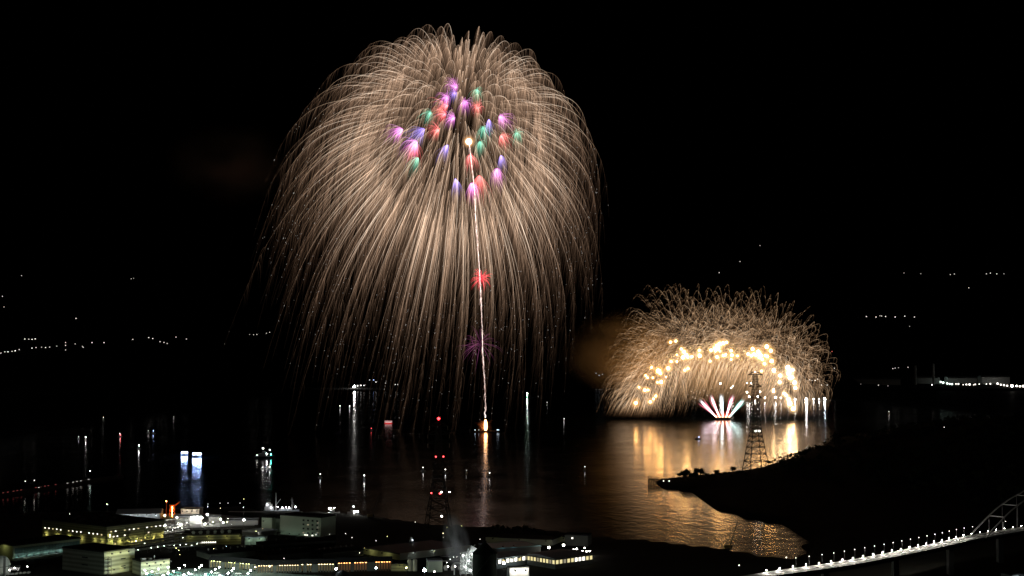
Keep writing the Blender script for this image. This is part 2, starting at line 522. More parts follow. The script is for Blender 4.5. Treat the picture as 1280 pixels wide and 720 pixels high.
clad_olive = surf('olive_cladding', (.34, .33, .2), .7, .18, .15, bands=.16)
clad_pale = surf('pale_cladding', (.42, .44, .36), .7, .15, .12, bands=.11)
clad_grey = surf('grey_cladding', (.4, .42, .42), .7, .2, .12)
clad_white = surf('white_cladding', (.62, .64, .62), .6, .12, .15)
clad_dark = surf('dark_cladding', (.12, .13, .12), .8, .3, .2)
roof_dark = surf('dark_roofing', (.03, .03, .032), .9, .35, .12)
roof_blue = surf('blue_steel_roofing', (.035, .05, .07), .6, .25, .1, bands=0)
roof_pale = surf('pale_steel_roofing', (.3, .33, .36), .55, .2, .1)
concrete = surf('concrete', (.33, .33, .31), .9, .25, .12)
black_steel = surf('black_steel', (.03, .03, .03), .7, .3, 1)
G_YEL = glow('lit_window_yellow', (1.0, .86, .42), .9)
G_WHT = glow('lit_window_white', (1.0, .95, .8), 2.2)
G_DIM = glow('lit_window_dim', (1.0, .9, .6), .28)
dark_glass = surf('dark_glass', (.02, .025, .03), .15, .1, .5)

# A: the long olive warehouse
A, L = building('warehouse', 'long olive clad warehouse with dotted small windows and a huge dark flat roof', 'warehouse', (133, 686), (205, 676.5), 82, 16.5, clad_olive, roof_dark)
for i, x in enumerate(np.linspace(4, L - 4, 12)):
    if i in (2, 7): continue
    window(A, x, 12.2, 1.5, .8, G_WHT if i % 3 else G_YEL)
for x in (3, 6.5, 10, 17, 40): window(A, x, 8.2, 1.3, .9, G_WHT)
for x in (8, 24, 33): window(A, x, 2.2, 1.2, 1.4, G_YEL)
for i, y in enumerate(np.linspace(6, 78, 15)):
    if i in (4, 9): continue
    window(A, y, 9.8 + .2 * (i % 2), 1.5, .9, G_WHT if i % 4 else G_YEL, 'side')
for x in (5, 13, 21, 29, 37, 45, 53): wall_lamp(A, x, 4.6 + (x % 3) * .5, L_YEL, 26, .42, out=1.8)
for y in (5, 14, 30, 46, 62, 76): wall_lamp(A, y, 6.0, L_YEL, 17, .4, 'side', 1.8)
for x, z in ((2.5, 10.6), (1.2, 3.2), (27, 3.2)): wall_lamp(A, x, z, L_YEL, 16, .3, out=1.0, hood=False)
s = MB().use(black_steel)
for x in (17.6, 20.4):
    for y in (-2.4, -.4): s.bar((x, y, 0), (x, y, 15), .1)
for k in range(6):
    z = .4 + k * 2.5
    s.box(17.5, 20.5, -2.5, -.3, z - .06, z + .06); s.bar((17.6 if k % 2 else 20.4, -2.4, z), (20.4 if k % 2 else 17.6, -2.4, z + 2.4), .09)
s.build('stair_tower', A)
s = MB().use(black_steel)
for x in (34.5, 41.5):
    s.bar((x, -1.8, 0), (x, -1.8, 13), .14)
for k in range(5):
    s.bar((34.5, -1.8, 2.6 * k), (41.5, -1.8, 2.6 * k + 2.4), .1); s.bar((41.5, -1.8, 2.6 * k), (34.5, -1.8, 2.6 * k + 2.4), .1)
s.build('pipe_frame', A)
for k in range(14): x, y = random.uniform(4, L - 6), random.uniform(8, 74); MB().use(surf('roof_units', (.16, .16, .16), .8)).box(x, x + random.uniform(1.5, 3.5), y, y + 2.4, 16.86, 16.9 + random.uniform(.7, 1.6)).build('roof_vent', A)

# B: low hall with a long glazed side
glz = surf('teal_glazing', (.2, .34, .33), .25, .45, .22, bands=.5)
B, L = building('glazed_hall', 'low hall with a long teal glazed side and a pale end wall', 'hall', (16, 701), (100, 690.5), 26, 10.4, surf('pale_green_wall', (.5, .56, .4), .7, .12, .2), roof_dark)
m = MB().use(glz); m.box(1.5, L - .6, -.12, -.003, 1.6, 8.6); gp = m.build('glazing', B)
m = MB().use(steel)
for x in np.linspace(1.5, L - .6, 22): m.box(x - .06, x + .06, -.2, -.122, 1.5, 8.7)
for z in (1.5, 5, 8.7): m.box(1.5, L - .6, -.26, -.202, z - .07, z + .07)
m.build('mullions', B)
m = MB().use(concrete).box(-.5, L, -2.4, -.3, 1.05, 1.35); m.build('ledge', B)
for x in np.linspace(3, L - 3, 9): wall_lamp(B, x, 2.9, L_GREEN, 11, .34, out=2.6)
for z in (4, 7.4): window(B, 18, z, 1.6, 1.1, dark_glass, 'side')
wall_lamp(B, 10, 11.5, L_YEL, 14, .4, 'side', 4)

# white dome tank at the left edge
dm = empty('dome_tank', G(0, 718, ZP), 0, 'white domed storage tank beside the glazed hall with a dark post in front', 'tank')
MB().use(clad_white).lathe([(6.8, -1), (6.8, 6), (6.5, 8), (5.6, 10), (4, 11.6), (2, 12.5), (.2, 12.8)], 28).build('shell', dm)
m = MB().use(steel).lathe([(6.86, 5.6), (6.98, 5.65), (6.98, 5.85), (6.86, 5.9)], 28); m.build('rim_band', dm)
for i, (px, py, h) in enumerate(((-8, 722, 7), (12, 724, 6))):
    lamp('yard_lamp', G(px, py, ZP), h, .5, L_WHITE, 30, 'white yard lamp standing in front of the domed tank', 'lamps in front of the domed tank')
pq = G(5.5, 722, ZP)
m = MB().use(surf('grey_stack', (.2, .2, .2), .7)).lathe([(.8, 0), (.8, 13.4), (.95, 13.4), (.95, 14), (.6, 14)], 14); so_ = m.build('exhaust_stack', None, pq)
tag(so_, 'dark grey exhaust stack standing before the white domed tank', 'stack')

# roof sign left of the tank
sg = empty('letter_sign', G(16, 718, ZP), R(10), 'small roadside board with glowing white letters under the glazed hall', 'sign')
MB().use(black_steel).box(-5, 5, 0, .2, 2.2, 6.2).bar((-4, .1, 0), (-4, .1, 2.2), .15).bar((4, .1, 0), (4, .1, 2.2), .15).build('board', sg)
fc = bpy.data.curves.new('lettering', 'FONT'); fc.body = 'Bmasy'; fc.size = 3.4; fc.extrude = .04; fc.align_x = 'CENTER'
tmp = bpy.data.objects.new('tmp', fc); COL.objects.link(tmp)
me = bpy.data.meshes.new_from_object(tmp.evaluated_get(bpy.context.evaluated_depsgraph_get())); bpy.data.objects.remove(tmp)
me.materials.clear(); me.materials.append(glow('lit_letters', (1, .97, .9), .8))  # the letters emit on their own
lt = link('lettering', me, sg); lt.rotation_euler = (R(90), 0, 0); lt.location = (0, -.06, 3.0)

# D + E: yellow lit block and its annex
D, L = building('office_block', 'square block with one yellow lit face, one dark face and a stair tower', 'building', (130, 719), (168, 713), 44, 15, clad_pale, roof_dark)
for z in (4, 9): window(D, L * .62, z, 4, .5, dark_glass)
for x in (4, 11, 18): wall_lamp(D, x, 14.4, L_YEL, 30, .45, out=3.2)
for x in (6, 15): wall_lamp(D, x, 3.5, L_YEL, 24, .4, out=3)
for z in (5, 10): window(D, 20, z, 6, .6, dark_glass, 'side')
s = MB().use(steel)
for x in (.2, 3.4):
    for y in (-3.2, -.4): s.bar((x, y, 0), (x, y, 12), .12)
for k in range(5):
    z = .5 + k * 2.5; s.box(.1, 3.5, -3.3, -.3, z - .07, z + .07); s.bar((.2, -3.2, z + 1), (3.4, -3.2, z + 1), .07); s.bar((.2 if k % 2 else 3.4, -3.2, z), (3.4 if k % 2 else .2, -3.2, z + 2.5), .1)
s.build('stair_tower', D)
E_, L = building('annex', 'low yellow lit annex with plain walls beside the bright lamp yard', 'building', (176, 719.5), (212, 716), 15, 9, clad_pale, roof_dark)
for x in (3, 9, 15, 20): wall_lamp(E_, x, 8.3, L_YEL, 22, .4, out=3)
for x in (6, 14): window(E_, x, 5.6, .9, .9, dark_glass)
s = MB().use(surf('duct_grey', (.22, .22, .22), .6)).box(2, 5, 3, 6, 9.36, 11).box(8, 9.5, 4, 9, 9.36, 10.4).bar((12, 6, 9.3), (12, 6, 12), .4); s.build('roof_duct', E_)

# F: the lamp yard
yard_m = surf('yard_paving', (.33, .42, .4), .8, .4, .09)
yp = [G(*q, ZP)[:2] for q in ((168, 722), (205, 712.5), (250, 710.5), (300, 712), (340, 716), (430, 722), (520, 735), (150, 760))]
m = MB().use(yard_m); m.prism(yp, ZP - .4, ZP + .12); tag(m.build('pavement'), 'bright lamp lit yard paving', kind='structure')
teal = surf('teal_cover', (.08, .3, .27), .6, .3, .3)
yl = [(181,713),(183.5,717),(190,714.5),(198,711.5),(204,719),(210,709.5),(210,716.5),(217,714),(224,710.5),(231,706.5),(230,718.5),(236,716.5),(244,712.5),(249,709.5),(252,706.5),(257,718),(264,715),(269,711.5),(274,709),(275,719.5),(285,716.5),(290,713.5),(292,710.5),(310,716.5),(313,713)]
for px, py in yl:
    q = G(px, py, ZP + 8.0); q.z = ZP + .12
    lamp('yard_lamp', q, 7.9, .46, L_GREEN if (px * 7) % 3 < 2 else L_WHITE, 1000, 'round white globe lamp on a post in the crowded bright yard', 'globe lamps of the bright yard')
car_cols = [surf('car_white', (.75, .75, .73), .3, .05), surf('car_silver', (.45, .46, .47), .3, .05), surf('car_dark', (.05, .06, .08), .3, .05), surf('car_teal', (.08, .28, .26), .3, .05)]
tyre = surf('tyre_rubber', (.02, .02, .02), .9, .1)
def car_proto(ci, red=True):
    root = empty('parked_car', (0, 0, 0))
    m = MB().use(car_cols[ci])
    pr = [(-2.15, .35), (2.1, .35), (2.15, .75), (1.15, .95), (.55, 1.42), (-1.2, 1.42), (-1.9, .98), (-2.2, .9)]
    n = len(pr)
    vs = [(x, -.84 + (.12 if z > 1 else 0), z) for x, z in pr] + [(x, .84 - (.12 if z > 1 else 0), z) for x, z in pr]
    m.add(vs, [tuple(range(n)), tuple(reversed(range(n, 2 * n)))] + [(i, n + i, n + (i + 1) % n, (i + 1) % n) for i in range(n)])
    m.build('body', root)
    m = MB().use(dark_glass)
    m.box(-1.1, .45, -.8, .8, 1.0, 1.36); m.build('window', root)
    for x in (-1.35, 1.35):
        for y in (-.78, .78):
            MB().use(tyre).bar((x, y - .12, .32), (x, y + .12, .32), .32, n=12).build('wheel', root)
    return root
protos = []
def place_cars(spots, label, group, ci, z, rz):
    p = None
    for k, (px, py, c) in enumerate(spots):
        key = c
        if key not in CARP: CARP[key] = o = car_proto(c)
        else: o = copy_tree(CARP[key])
        q = G(px, py, z); o.location = q; o.rotation_euler = (0, 0, rz)
        tag(o, label(c) if callable(label) else label, 'car', group)
CARP = {}
cname = {0: 'white', 1: 'silver', 2: 'dark', 3: 'teal'}
place_cars([(188,719.5,3),(197,718,1),(213,719,3),(222,717,3),(239,718.8,1),(260,719,3),(271,717.5,0),(284,719.3,2),(298,718.3,0)],
           lambda c: '%s car parked under the globe lamps of the bright yard' % cname[c], 'cars parked in the bright yard', 0, ZP + .12, R(20))
place_cars([(6,719.5,0),(11,719,0),(16,718.6,0),(21,718.2,0),(26,717.6,0),(31,717.2,0),(36,716.8,0)], 'white car in the tight row below the letter sign', 'white cars below the letter sign', 0, ZP, R(95))
for px, py in ((18, 721), (34, 719.5)):
    lamp('yard_lamp', G(px, py, ZP), 6, .36, L_WHITE, 24, 'slim white lamp beside the tight row of white cars', 'lamps beside the white cars')

# wire-mesh plant and pipe racks between the warehouse and the long fan roofed hall
def rack(name, label, C, E, W, h, levels, bays, cat='pipe rack'):
    a, b = G(*C, ZP), G(*E, ZP); L = (b - a).length
    root = empty(name, a, math.atan2(b.y - a.y, b.x - a.x), label, cat)
    m = MB().use(steel)
    for i in range(bays + 1):
        x = L * i / bays
        for y in (0, W): m.bar((x, y, 0), (x, y, h), .16)
        for k in range(levels):
            z = h * (k + 1) / levels; m.bar((x, 0, z), (x, W, z), .12)
            if i < bays:
                for y in (0, W): m.bar((x, y, z), (x + L / bays, y, z), .12)
                if (i + k) % 2 == 0: m.bar((x, 0, z - h / levels), (x + L / bays, 0, z), .08)
    m.build('frame', root)
    m = MB().use(surf('pipe_paint', (.3, .3, .28), .5, .2))
    for k in range(levels):
        z = h * (k + 1) / levels + .35
        for y in np.linspace(.6, W - .6, 4): m.bar((-2, y, z), (L + 2, y, z), random.uniform(.12, .3), n=7)
    m.build('pipe', root)
    for k in range(bays):
        MB().use(glow('rack_light', (.95, 1, .9), 20)).ball((L * (k + .5) / bays, -.3, h * random.choice((.45, .75, .95))), .2).build('lamp', root)
    return root
rack('pipe_rack', 'low dark pipe rack with pinprick lamps in front of the olive warehouse', (168, 694), (232, 684), 7, 8, 3, 8)
rack('pipe_rack', 'tall dark pipe rack between the olive warehouse and the white work yard', (206, 673), (236, 667.5), 9, 13, 4, 5)
rack('pipe_rack', 'pipe rack with lamps at the foot of the fan roofed hall', (214, 690), (250, 687), 6, 5, 2, 5)

# G: white work yard with pale sheds
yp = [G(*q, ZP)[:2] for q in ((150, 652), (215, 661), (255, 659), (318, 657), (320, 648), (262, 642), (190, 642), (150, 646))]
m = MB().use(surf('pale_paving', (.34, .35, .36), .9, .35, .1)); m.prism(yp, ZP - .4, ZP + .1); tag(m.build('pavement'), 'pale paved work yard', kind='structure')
s1, L = building('shed', 'long low pale shed at the left end of the white work yard', 'shed', (145, 650), (200, 649), 34, 5, clad_white, roof_pale, gable=3)
for x in np.linspace(4, L - 4, 5): wall_lamp(s1, x, 4.6, L_COOL, 16, .35, out=2.6)
s2, L = building('shed', 'tan topped shed in the middle of the white work yard', 'shed', (226, 645.5), (249, 645.5), 16, 6, surf('tan_wall', (.55, .5, .42), .7, .1, .2), surf('tan_roof', (.5, .45, .36), .8, .15, .2))
for x in np.linspace(2, L - 2, 4): wall_lamp(s2, x, 5.2, L_WHITE, 20, .38, out=2.4)
s3, L = building('shed', 'low white shed with three lamps over its front in the work yard', 'shed', (218, 654.5), (252, 653.5), 14, 5.5, clad_grey, roof_pale)
for x in (16, 20, 24): wall_lamp(s3, x, 5.0, L_WHITE, 60, .5, out=2.0, hood=False)
s4, L = building('shed', 'small pale shed with an open dark front at the right of the work yard', 'shed', (262, 653), (276, 652.5), 10, 4.5, clad_grey, roof_pale, gable=1.5)
s5, L = building('shed', 'low grey shed behind the lamps at the right end of the work yard', 'shed', (282, 656.5), (322, 656), 16, 3.4, clad_grey, roof_pale)
for px, py in ((206,644.5),(221,647),(206,657),(226,656),(259,643),(276,649),(279,653),(305,650),(256,655)):
    q = G(px, py, ZP + 9); q.z = ZP
    big = (px, py) in ((226,656),(206,657),(305,650),(259,643))
    lamp('mast_lamp', q, 9, .7 if big else .45, L_WHITE, 620, 'tall bright mast lamp of the white work yard' if big else 'smaller mast lamp among the sheds of the white work yard', 'bright mast lamps of the work yard' if big else 'smaller mast lamps of the work yard')
hop = empty('loading_hopper', G(215, 645, ZP), R(15), 'orange painted loading hopper on legs standing in the white work yard', 'hopper')
org = surf('orange_paint', (.8, .16, .03), .5, .2, .5)
m = MB().use(org)
for x in (-2.4, 2.4):
    for y in (-2, 2): m.bar((x, y, 0), (x, y, 6), .25)
m.bar((-2.4, -2, .5), (2.4, -2, 5.5), .16).bar((2.4, -2, .5), (-2.4, -2, 5.5), .16)
m.build('frame', hop)
MB().use(org).lathe([(.8, 3.2), (2.7, 6), (2.7, 10), (2.9, 10), (2.9, 10.3), (.4, 11)], 16).build('bin', hop)
MB().use(org).bar((2, 0, 9), (7, 0, 12.6), .4).bar((2, 0, 9.8), (7, 0, 13.2), .18).build('conveyor', hop)
MB().use(glow('sodium', (1, .42, .08), 90)).ball((0, -5, 8.6), .45).bar((0, -5, -1), (0, -5, 8.3), .1).build('lamp', hop)
pst = MB().use(org).bar((0, 0, 0), (0, 0, 12), .5, .4, 8).use(glow('sodium_small', (1, .4, .1), 30)).ball((0, -.5, 12.4), .5).build('marker_post', None, G(208, 643, ZP))
tag(pst, 'slim orange marker post left of the orange loading hopper', 'post')

# H: long hall with roof fans
H, L = building('fan_hall', 'long olive hall with a line of round roof fans and a bright strip of windows', 'hall', (228, 682), (301, 680.5), 28, 7.6, clad_olive, roof_dark)
m = MB().use(clad_olive)
m.lathe([(7, -2), (7, 7.4), (6.6, 7.9), (.2, 8.6)], 24, (0, 9, 0)); m.build('round_end', H)
for i, px in enumerate((8, 13.5, 19, 24.5, 30, 35.5)):
    MB().use(surf('fan_grey', (.42, .44, .38), .6)).lathe([(1.1, 7.9), (1.1, 9), (1.5, 9.1), (1.35, 9.9), (.8, 10.4), (.1, 10.6)], 14, (px, 5 + i * .7, .05)).build('roof_fan', H)
for x in np.linspace(L * .26, L * .56, 9): window(H, x, 1.6, 1.1, 1.1, G_WHT)
for x in (6, 20, 34, 44): wall_lamp(H, x, 7.0, L_YEL, 10, .34, out=2.6)
for px in (250, 266, 284): lamp('yard_lamp', G(px, 671, ZP), 12, .36, L_YEL, 26, 'dim yellow lamp behind the fan roofed hall', 'lamps behind the fan roofed hall')

# I, J: pale blocks beyond
I_, L = building('container_block', 'small pale green box building right of the fan roofed hall', 'building', (306, 681), (332, 681), 9, 5.4, surf('mint_wall', (.5, .58, .46), .7, .1, .2), roof_pale)
for x in (4, 12): wall_lamp(I_, x, 5.2, L_GREEN, 16, .36, out=3)
m = MB().use(steel).box(4.6, 4.9, -.14, -.003, 0, 5.3).build('seam_post', I_)
J, L = building('apartment_block', 'tall pale green block with a grid of small windows facing the harbour', 'building', (350, 667.5), (401, 671.5), 20, 15.5, surf('sage_wall', (.4, .46, .36), .7, .1, .15), roof_dark)
for r in range(4):
    for c in range(4): window(J, L * (.58 + .11 * c), 2 + r * 3.4, 1.7, 1.2, dark_glass if (r * 3 + c) % 7 else G_DIM)
for z in (3, 7, 11): window(J, L * .93, z, .9, .9, G_DIM)
for x in (4, 14, 24, 34): wall_lamp(J, x, 2.0, L_GREEN, 10, .36, out=5)
for x in (L * .62, L * .67, L * .8): window(J, x, .4, 1.6, .9, G_WHT, name='doorway')
J2, L = building('store_block', 'lower sage block attached behind the left end of the tall pale green block', 'building', (327, 665), (340, 665.5), 16, 12, surf('sage_wall', (.4, .46, .36)), roof_dark)
wall_lamp(J2, 4, 10, L_GREEN, 7, .36, out=5)
J3, L = building('link_block', 'shadowed link block between the store block and the tall pale green block', 'building', (340, 664), (351, 665), 10, 11, surf('sage_wall', (.4, .46, .36)), roof_dark)
I2, L = building('store_shed', 'flat roofed dark shed with a pale corner post by the pale green box', 'shed', (322, 671.5), (346, 668), 18, 3.4, clad_dark, roof_pale)
wall_lamp(I2, 1, 3.6, L_WHITE, 14, .36, out=1.6)

# L: long open-front storehouses lit from inside
def bays(name, label, C, E, W, h, nb, lit, col, st):
    a, b = G(*C, ZP), G(*E, ZP); L = (b - a).length
    root = empty(name, a, math.atan2(b.y - a.y, b.x - a.x), label, 'storehouse')
    MB().use(surf('timber_lining', (.4, .34, .24), .8, .3, .3)).box(0, L, W - .3, W, -1, h).box(0, .3, .3, W - .3, -1, h).box(L - .3, L, .3, W - .3, -1, h).build('wall', root)
    MB().use(roof_dark).add([(-1, -1.2, h), (L + 1, -1.2, h), (L + 1, W + 1, h), (-1, W + 1, h), (-1, W / 2, h + 3), (L + 1, W / 2, h + 3)],
                            [(0, 1, 5, 4), (2, 3, 4, 5), (0, 4, 3), (1, 2, 5), (0, 3, 2, 1)]).build('roof', root)
    m = MB().use(clad_dark)
    for i in range(nb + 1):
        x = L * i / nb; m.box(x - .42, x + .42, 0, .3, -1, h - .003)
    m.build('pillar', root)
    for i in range(nb):
        if not lit(i): MB().use(clad_dark).box(L * i / nb + .42, L * (i + 1) / nb - .42, .05, .2, 0, h - .05).build('shutter', root)
    for i in range(nb):
        if lit(i) and i % 2 == 0:
            MB().use(glow('bay_tube_%g_%g' % (col[2], st), col, st)).box(L * (i + .2) / nb, L * (i + 1.6) / nb, 1.2, 1.45, h - .6, h - .4).build('strip_lamp', root)
    return root
bays('storehouse', 'long open storehouse with amber lit bays right of the lamp yard', (322, 716.5), (374, 715.5), 7, 5.2, 16, lambda i: i not in (6,), L_WARM, 9)
bays('storehouse', 'yellow green lit open storehouse just behind the lamp yard', (262, 709.5), (320, 714.5), 6, 5, 16, lambda i: i % 5 != 4, (.95, 1, .35), 12)
bays('storehouse', 'open storehouse with pale gold bays in the bottom middle of the plant', (376, 715.5), (418, 715), 7, 5.6, 12, lambda i: i not in (1, 4, 5), (1, .8, .4), 10)
bays('storehouse', 'open storehouse with strong orange red bays beside the pale bollard posts', (422, 715), (489, 713), 7, 6.2, 20, lambda i: i not in (5, 11, 12, 13), (1, .4, .12), 15)
hp = empty('material_heap', G(428, 724, ZP), 0, 'dark rounded heap of loose material before the orange lit bays', 'heap')
hm = MB().use(black_steel).lathe([(6, 0), (5.4, 2), (3.8, 4.2), (1.6, 5.6), (.1, 6)], 18); hm.build('heap', hp)
lamp('mast_lamp', G(420, 724, ZP), 6.8, .8, L_COOL, 60, 'cool white lamp beside the dark heap and the gold bays', None)
lamp('mast_lamp', G(470, 724, ZP), 7.4, .6, L_COOL, 60, 'slim cool lamp on a pole before the orange red bays', None)
for px, py in ((319, 717), (337, 716)): lamp('yard_lamp', G(px, py, ZP), 4.4, .4, L_WARM, 40, 'small amber lamp before the amber lit storehouse', 'amber lamps of the storehouse')
nr = MB().use(surf('warm_rack', (.4, .2, .1), .7, .4, .5))
for k in range(8): nr.box(k * 2.3, k * 2.3 + 1.9, 0, 2, 0, 1.2 + (k % 3) * .3)
nro = nr.build('crate_rack', None, G(265, 706.5, ZP)); nro.rotation_euler = (0, 0, R(12))
tag(nro, 'low rack of rusty orange crates behind the lamp yard', 'crate rack')
lamp('yard_lamp', G(274, 707, ZP), 3.6, .35, (1, .5, .15), 60, 'orange lamp over the rack of rusty crates', None)

# dark fields of low plant roofs between: sheds without light
for k, (C_, E_2, W_, h_, lb_) in enumerate((((262, 700), (330, 694), 24, 4, 'unlit low shed with a black roof behind the rusty crates'),
                                            ((335, 702), (398, 697), 26, 4.4, 'unlit low shed with a black roof behind the amber storehouse'),
                                            ((404, 699), (455, 694), 26, 4, 'unlit low shed with a black roof left of the long pale wall'),
                                            ((330, 687), (420, 681), 20, 3.6, 'unlit low shed with a black roof under the pale green block'))):
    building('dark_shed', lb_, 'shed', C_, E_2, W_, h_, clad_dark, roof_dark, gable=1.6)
    q_ = bpy.data.objects[[o.name for o in COL.objects if o.name.startswith('dark_shed')][-1]]
    for v_ in range(7): MB().use(surf('ridge_vent', (.2, .2, .2), .7)).lathe([(.5, 0), (.5, 1), (.9, 1.05), (.2, 1.7)], 10, (q_['L'] * (v_ + .6) / 7.4, W_ / 2 - 1.2, h_ + 1.3)).build('ridge_vent', q_)

# M: long blue roofed hall with a pale end wall
M_, L = building('roofed_hall', 'wide blue roofed hall with a long pale end wall', 'hall', (500, 700.5), (587, 690), 46, 4.2, surf('cream_wall', (.55, .56, .44), .7, .1, .1), roof_blue, parapet=.25)
m = MB().use(surf('cream_wall', (.55, .56, .44))).box(-.28, L, -.3, -.256, 3.3, 5.0).build('fascia', M_)
wall_lamp(M_, 15, 4.4, L_YEL, 13, .4, 'side', 5); wall_lamp(M_, 34, 4.4, L_YEL, 13, .4, 'side', 5)
for x in (12, 30, 48): wall_lamp(M_, x, 5.2, L_COOL, 6, .3, out=2)

# small white steel stack on the dark roofs
ws = MB().use(clad_white).lathe([(1.6, 0), (1.6, 6), (1, 6.4), (1, 8.2), (.6, 8.4)], 12).use(glow('stack_light', (.9, .95, 1), 14)).ball((1.2, -3, 6.5), .35).use(steel).bar((1.2, -3, 0), (1.2, -3, 6.2), .08).build('vent_tower', None, G(514, 685, ZP))
tag(ws, 'small pale vent tower standing alone among the dark roofs', 'tower')

# N: pale twin silos; O: box building with a dazzling lamp
for px, lb_ in ((512, 'left hand one of the two bright cream silos beside the orange bays'), (518.5, 'right hand one of the two bright cream silos, nearer the dazzling lamp')):
    q = empty('silo', G(px, 713.5, ZP), 0, lb_, 'silo', 'twin cream silos')
    MB().use(surf('cream_silo', (.62, .6, .48), .5, .1, .3)).lathe([(1.6, -1), (1.6, 7.2), (1.5, 7.5), (.3, 8.3)], 16).build('shell', q)
    MB().use(steel).bar((1.75, -.3, 0), (1.75, -.3, 7.6), .12).build('ladder', q)
lamp('mast_lamp', G(508, 719, ZP), 5, .4, L_YEL, 50, 'yellow lamp at the foot of the twin cream silos', None)
O_, L = building('pump_house', 'brightly floodlit pale green pump house beside the dazzling lamp', 'building', (535, 715.5), (553, 715), 9, 7.4, surf('mint_wall', (.5, .58, .46)), roof_pale)
lamp('floodlight', G(530.5, 725, ZP), 6.4, 1.15, L_COOL, 70, 'most dazzling blue white floodlight, in front of the pump house', None, 'floodlight')
lamp('mast_lamp', G(543, 722, ZP), 4, .4, L_WHITE, 50, 'low white lamp in front of the pump house door', None)
gb, L = building('store_wall', 'low olive store between the orange bays and the silos', 'building', (489, 714), (509, 714), 8, 4.6, clad_olive, roof_dark)
wall_lamp(gb, 6, 4.4, L_YEL, 12, .35, out=3)

# P: big dark silo, its process tower and steam
P_ = empty('storage_silo', G(606, 726, ZP), 0, 'huge dark storage silo with a conical roof rising over the plant', 'silo')
MB().use(surf('silo_dark', (.016, .022, .016), .6, .3, .4)).lathe([(8.1, -2), (8.1, 17.5), (8.3, 17.5), (8.3, 18)], 36).build('shell', P_)
MB().use(surf('silo_roof', (.015, .018, .015), .7, .3, .4)).lathe([(8.3, 18.003), (1.2, 24.8), (1.2, 26), (.2, 26.4)], 36).build('roof', P_)
m = MB().use(steel)
for i in range(15):
    t = -2.8 + i * .12; m.bar((8.4 * math.cos(t), 8.4 * math.sin(t), i * 1.2), (8.4 * math.cos(t + .12), 8.4 * math.sin(t + .12), i * 1.2 + 1.2), .12)
m.bar((-8.5, -.6, 0), (-8.5, -.6, 20), .12).bar((-8.5, .6, 0), (-8.5, .6, 20), .12).build('ladder', P_)
m = MB().use(steel)
for i in range(24):
    t = i / 24 * 2 * math.pi; m.bar((8.2 * math.cos(t), 8.2 * math.sin(t), 18), (8.2 * math.cos(t), 8.2 * math.sin(t), 19.1), .06)
m.build('railing', P_)
tw = empty('process_tower', G(585, 719, ZP), R(8), 'floodlit white process tower of pipes and platforms left of the dark silo', 'tower')
m = MB().use(clad_white)
for x in (-5, -1.2, 2.8):
    for y in (0, 5): m.bar((x, y, 0), (x, y, 16 + x * .8), .22)
for k in range(6):
    z = 2.6 * k + 1; m.box(-5, 2.8, 0, 5, z - .08, z + .08); m.bar((-5, 0, z), (-1.2, 0, z + 2.4), .12); m.bar((2.8, 0, z), (-1.2, 0, z + 2.4), .12); m.bar((-5, -.05, z + 1.1), (2.8, -.05, z + 1.1), .06)
m.build('frame', tw)
MB().use(clad_white).lathe([(1.3, 1.2), (1.3, 13), (.9, 14), (.5, 14.4)], 14, (-3, 2.6, 0)).build('vessel', tw)
MB().use(clad_white).lathe([(1.1, 1.2), (1.1, 16.8), (.5, 18)], 14, (.9, 2.6, 0)).build('vessel', tw)
MB().use(clad_white).add([(1, 0, 15.5), (5.6, 0, 15.2), (6.4, 0, 17.4), (2.6, 0, 19.4), (1, 5, 15.5), (5.6, 5, 15.2), (6.4, 5, 17.4), (2.6, 5, 19.4)], [(0,1,2,3),(7,6,5,4),(0,4,5,1),(1,5,6,2),(2,6,7,3),(3,7,4,0)]).build('hood', tw)
m = MB().use(clad_white).bar((-1, 2, 13), (5, 2, 20), .35).bar((-4, 2, 8), (-9, 3, 8), .4).bar((-9, 3, 0), (-9, 3, 8), .4); m.build('pipe', tw)
for x, z in ((-3.5, 13.6), (.2, 10), (2.4, 14.4), (-2, 6), (1.5, 3.4), (4, 14.2)):
    MB().use(glow('tower_flood', (.95, 1, .97), 120)).ball((x, -2.6, z), .38).use(steel).bar((x, -2.6, z + .3), (x, 0, z + .3), .08).build('flood_lamp', tw)
for k, (px, py) in enumerate(((557, 713.5), (566, 713.5), (575, 713))):
    q = empty('chemical_tank', G(px, py, ZP), R(90), ('first', 'second', 'third')[k] + ' horizontal white tank counting from the pump house to the process tower', 'tank', 'horizontal white tanks')
    MB().use(clad_white).bar((0, 0, 2), (5, 0, 2), 1.5, n=16).build('shell', q)
    MB().use(concrete).box(.6, 1.2, -1.2, 1.2, 0, .7).box(3.6, 4.2, -1.2, 1.2, 0, .7).build('saddle', q)
    lamp('yard_lamp', G(px + 3, py + 2, ZP), 4, .36, L_WHITE, 60, 'white lamp between the horizontal tanks', 'lamps between the horizontal tanks')
rk = rack('pipe_rack', 'dark pipe rack above the row of horizontal white tanks', (556, 709), (582, 707), 5, 7, 2, 6)

